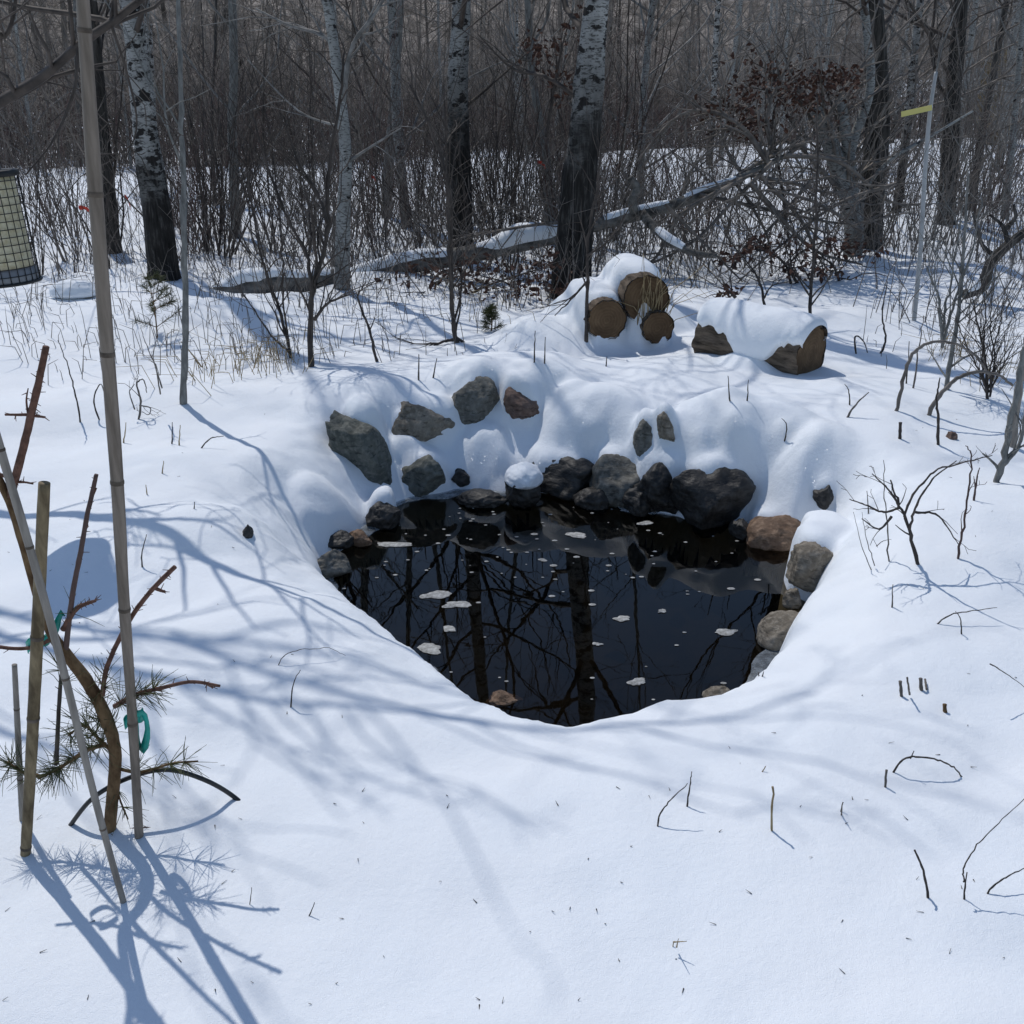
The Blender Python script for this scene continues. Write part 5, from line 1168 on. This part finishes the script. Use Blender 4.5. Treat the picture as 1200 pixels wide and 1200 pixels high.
# browsed young pine tied to the canes
PY = 1.80
pr = G(127, 974); root = link('young_pine', None, pr); tag(root, 'browsed young pine with few needles tied to canes at left', 'pine')
def pp(q, y=PY): return np.array([aty(u, v, y + dy) for (u, v, dy) in [(t + (0,))[:3] for t in q]]) - pr
def bark_tube(E, R, n=14, seed=0, am=.07):
    m = len(E); return MB().tube(E, R, n, disp=am * noise(np.arange(m)[:, None] * .9 + 0 * np.arange(n)[None], np.arange(n)[None] * 1.1 + 0 * np.arange(m)[:, None], seed))
tr = spline(pp([(127, 990), (130, 955), (135, 900), (133, 868), (122, 835), (103, 800), (82, 772), (62, 745), (45, 700), (28, 640), (12, 590), (-12, 540)]), 70)
link('trunk', bark_tube(tr, np.interp(np.linspace(0, 1, 70), [0, .45, .7, 1], [px(13, 2.25) / 2, px(12.5, 2.25) / 2, px(9.5, 2.25) / 2, px(7, 2.25) / 2]), 14, 1).mesh('trunk', M['pine_bark']), parent=root)
rnd = random.Random(5); N = []
def pine_branch(q, w0, w1, m='pine_shoot', spikes=14, tufts=()):
    E = spline(pp(q), 6 * len(q)); R = np.linspace(px(w0, 2.25) / 2, px(w1, 2.25) / 2, len(E)); mb = bark_tube(E, R, 8, w0, .12); SS = []
    for k in range(spikes):                                    # leaf-base stubs
        j = rnd.randrange(1, len(E) - 1); a = unit(np.array([rnd.gauss(0, 1), rnd.gauss(0, 1), rnd.gauss(0, 1)]) + .6 * unit(E[j + 1] - E[j])); SS.append((*E[j], *(E[j] + a * rnd.uniform(.008, .018)), .0015, .0006))
    mb.segs(SS); link('branch', mb.mesh('branch', M[m]), parent=root)
    for (f, n_) in tufts:
        j = int(f * (len(E) - 2)); needles(N, E[j], unit(E[j + 1] - E[j]), int(n_ * .8), rnd, .065)
    return E
pine_branch([(12, 582), (26, 530), (38, 480), (47, 440), (54, 406)], 8, 6, spikes=60)
pine_branch([(36, 486, .0), (20, 486), (6, 486)], 3, 2, spikes=6); pine_branch([(37, 487), (46, 488), (53, 489)], 3, 2, spikes=3); pine_branch([(34, 492), (31, 470), (33, 455)], 2.5, 1, spikes=2)
pine_branch([(14, 565), (28, 565), (39, 567)], 3, 1.5, spikes=4); pine_branch([(12, 560), (0, 556), (-12, 552)], 4, 3, spikes=6)
pine_branch([(76, 770), (80, 735), (86, 690), (94, 650), (101, 610), (108, 578), (113, 556)], 6, 4, 'twig_red', 16); pine_branch([(98, 625), (103, 615)], 2.5, 1.5, spikes=1); pine_branch([(108, 582), (113, 572)], 2.5, 1.5, spikes=1)
pine_branch([(74, 738), (88, 715), (100, 708), (112, 704)], 6, 3, spikes=30, tufts=((.3, 8),))
pine_branch([(62, 748), (40, 758), (18, 760), (-10, 757)], 4.5, 3.5, spikes=12)
pine_branch([(120, 815), (126, 780), (150, 730), (175, 695), (205, 664)], 5, 4.5, spikes=46, tufts=((.1, 22), (.2, 10)))
pine_branch([(183, 690), (194, 694)], 4, 2.5, spikes=6)
pine_branch([(134, 828), (160, 814), (190, 806), (225, 799), (258, 804)], 5.5, 3, spikes=26, tufts=((.1, 40), (.22, 36), (.34, 34), (.45, 26)))
pine_branch([(240, 800), (250, 806)], 3, 2, spikes=6)
pine_branch([(124, 872), (100, 880), (70, 900), (45, 912)], 5, 3, 'pine_bark', 6, tufts=((.1, 26), (.3, 40), (.5, 60), (.7, 60), (.85, 50)))
pine_branch([(50, 910), (28, 905), (8, 893)], 4, 3, 'pine_bark', 4, tufts=((.3, 30), (.6, 40), (.95, 40)))
pine_branch([(130, 880), (112, 862), (98, 850), (80, 862)], 4, 2, 'pine_bark', 4, tufts=((.2, 24), (.4, 30), (.6, 30), (.8, 30), (1, 20)))
pine_branch([(135, 900), (165, 905), (200, 895), (232, 892)], 4, 2, 'pine_bark', 4, tufts=((.3, 20), (.5, 20), (.7, 26), (.9, 24)))
pine_branch([(66, 895), (68, 850), (71, 800), (76, 760)], 5, 3.5, 'twig_dark', 6, tufts=((.7, 14), (.85, 14)))
pine_branch([(133, 870), (118, 845), (108, 815)], 4, 2.5, 'pine_bark', 3, tufts=((.3, 30), (.6, 34), (.9, 30)))
pine_branch([(134, 905), (140, 935), (150, 960)], 3, 1.5, 'pine_bark', 2, tufts=((.4, 14), (.8, 14)))
pine_branch([(150, 972), (170, 970), (193, 972)], 3, 1.5, 'twig_red', 6)
link('needles', MB().segs(N, 3).mesh('needles', M['needle']), parent=root)

def cane(label, q, wpx, m, nodes, seed, ext=None, y=None, name='bamboo_cane', cut=True):
    b = G(*q[0]); root = link(name, None, b); tag(root, label, 'cane', 'canes staking the young pine'); Y = b[1]
    P = [aty(u, v, Y) for u, v in q]; P[0] = P[0] + unit(P[0] - P[1]) * .05
    n = 60; E = spline(P, n) - b; R = np.interp(np.linspace(0, 1, n), np.linspace(0, 1, len(wpx)), [px(w_, Y, v) / 2 for w_, (u, v) in zip(wpx, q)])
    R = R * (1 + .02 * np.sin(np.arange(n) * .9 + seed))
    link('culm', MB().tube(E, R, 16).mesh('culm', M[m]), parent=root)
    for f in nodes:
        j = int(f * (n - 1)); c = E[j]; d = unit(E[min(n - 1, j + 1)] - E[max(0, j - 1)]); t = np.linspace(-.7, .7, 7)
        link('node', MB().tube([c + d * R[j] * .5 * x for x in t], [R[j] * (1.01 + .09 * (1 - x * x)) for x in t], 16, cap=False).mesh('node', M['node_dark']), parent=root)
    return root
cane('tall brown bamboo cane crossing the whole left side', [(163, 980), (155, 840), (145, 700), (137, 560), (125, 400), (110, 200), (97, 0), (86, -170)], (10, 11, 13, 15, 16, 17, 15, 14), 'bamboo', (.14, .285, .43, .565, .70, .84, .97), 1)
cane('short thick mottled bamboo stake left of the pine', [(30, 1000), (37, 880), (43, 760), (52, 566)], (11.5, 13, 14, 13.5), 'bamboo_old', (.075, .445, .71), 2)
cane('thin grey cane leaning across the pine trunk', [(145, 1058), (115, 950), (78, 800), (40, 660), (0, 525), (-25, 440)], (7, 8, 9, 9.5, 10, 10), 'bamboo_grey', (.17, .42, .64, .8), 3)
cane('short slender grey cane at the left photo edge', [(26, 960), (22, 880), (17, 779)], (6, 7, 6), 'bamboo_grey', (.35, .75), 4)

def tape(label, ring_c, ring_r, tail, y, group='teal tapes tying the pine'):
    c = aty(*ring_c, y); root = link('tie_tape', None, c); tag(root, label, 'tape', group)
    th = np.linspace(0, 2 * math.pi, 25); V = []
    for a in th:
        for (rr, zz) in ((1, .012), (1.0, -.012), (1.05, -.012), (1.05, .012)):
            V.append((math.cos(a) * ring_r * rr, math.sin(a) * ring_r * rr * .8, zz + .012 * math.cos(a + .5) + .004 * math.sin(a * 3)))
    q = [(4 * i + k, 4 * i + (k + 1) % 4, 4 * i + 4 + (k + 1) % 4, 4 * i + 4 + k) for i in range(24) for k in range(4)]
    link('loop', mesh('loop', V, q, mats=[M['tape']]), parent=root)
    E = spline([aty(u, v, y - .025 + .004 * i) - c for i, (u, v) in enumerate(tail)], 14); V = []; n = 14
    for i in range(n):
        d = unit(E[min(n - 1, i + 1)] - E[max(0, i - 1)]); s = unit(np.cross(d, [0.2 * math.sin(i * .8), 1, .25 * math.cos(i * .6)])) * (.0065 + .002 * math.sin(i * 1.1)); o = unit(np.cross(s, d)) * .0012
        V += [E[i] + s + o, E[i] - s + o, E[i] - s - o, E[i] + s - o]
    q = [(4 * i + k, 4 * i + (k + 1) % 4, 4 * i + 4 + (k + 1) % 4, 4 * i + 4 + k) for i in range(n - 1) for k in range(4)]
    link('tail', mesh('tail', V, q, mats=[M['tape']]), parent=root)
tape('teal tape tied round the tall bamboo with a hanging loop', (157, 842), .021, [(157, 838), (168, 836), (173, 856), (167, 880), (161, 866), (157, 846)], 1.80)
tape('teal tape binding the thick stake to the pine', (45, 752), .024, [(36, 752), (50, 752), (62, 742), (70, 722), (74, 718)], 1.82)

# black hose loop
hp = [G(76, 966) - np.array([0, 0, .02]), aty(108, 936, 1.82), aty(150, 912, 1.84), aty(195, 902, 1.86), aty(240, 914, 1.88), aty(277, 936, 1.90), G(298, 953) - np.array([0, 0, .02])]
tag(link('hose_loop', MB().tube(spline(hp, 50) - G(76, 966), px(5.2, 2.25) / 2, 10).mesh('hose_loop', M['hose']), G(76, 966)), 'black plastic hose arching over the snow at the pine foot', 'hose')

# ------------------------------------------------------------------ caged feeder at the left edge
FD = 3.68; top = aty(-26, 203, FD); bot = aty(4, 330, FD)
axis_ = unit(top - bot); Hh = float(np.linalg.norm(top - bot)); Rf = px(42, FD, 265)
fr = link('bird_feeder', None, bot); fr.rotation_euler = Vector(axis_).to_track_quat('Z', 'Y').to_euler()
tag(fr, 'cylindrical wire-caged bird feeder full of pale seed at the left edge', 'feeder')
link('seed_tube', MB().tube([(0, 0, z) for z in np.linspace(.05, Hh - .01, 12)], np.full(12, Rf * .90), 40).mesh('seed_tube', M['seed']), parent=fr)
link('base', MB().tube([(0, 0, z) for z in (.0, .004, .045, .05)], [Rf * .96, Rf * .97, Rf * .95, Rf * .90], 40).mesh('base', M['feeder_base']), parent=fr)
link('lid', MB().tube([(0, 0, Hh + z) for z in (-.014, -.010, .004, .007, .008, .018, .02)], [Rf * 1.02, Rf * 1.03, Rf * 1.03, Rf * 1.0, Rf * .6, Rf * .6, Rf * .56], 40).mesh('lid', M['wire']), parent=fr)
link('rim', MB().tube([(math.cos(a) * Rf, math.sin(a) * Rf, .0) for a in np.linspace(0, 6.283, 41)], .006, 6, cap=False).mesh('rim', M['wire']), parent=fr)
wm = MB().tube([(Rf * .985, 0, z) for z in (.0, Hh * .5, Hh - .012)], .0016, 5).mesh('cage_wire', M['wire'])
for k in range(28): link('cage_wire', wm, parent=fr).rotation_euler = (0, 0, k * 2 * math.pi / 28)
rm = MB().tube([(math.cos(a) * Rf, math.sin(a) * Rf, 0) for a in np.linspace(0, 6.283, 41)], .0016, 5, cap=False).mesh('cage_ring', M['wire'])
for k in range(1, 14): link('cage_ring', rm, (0, 0, k * Hh / 14), parent=fr)
link('hanger', MB().tube(spline([(0, 0, Hh + .02), (.01, 0, Hh + .3), (.0, .05, Hh + .75)], 12), .003, 5).mesh('hanger', M['wire']), parent=fr)
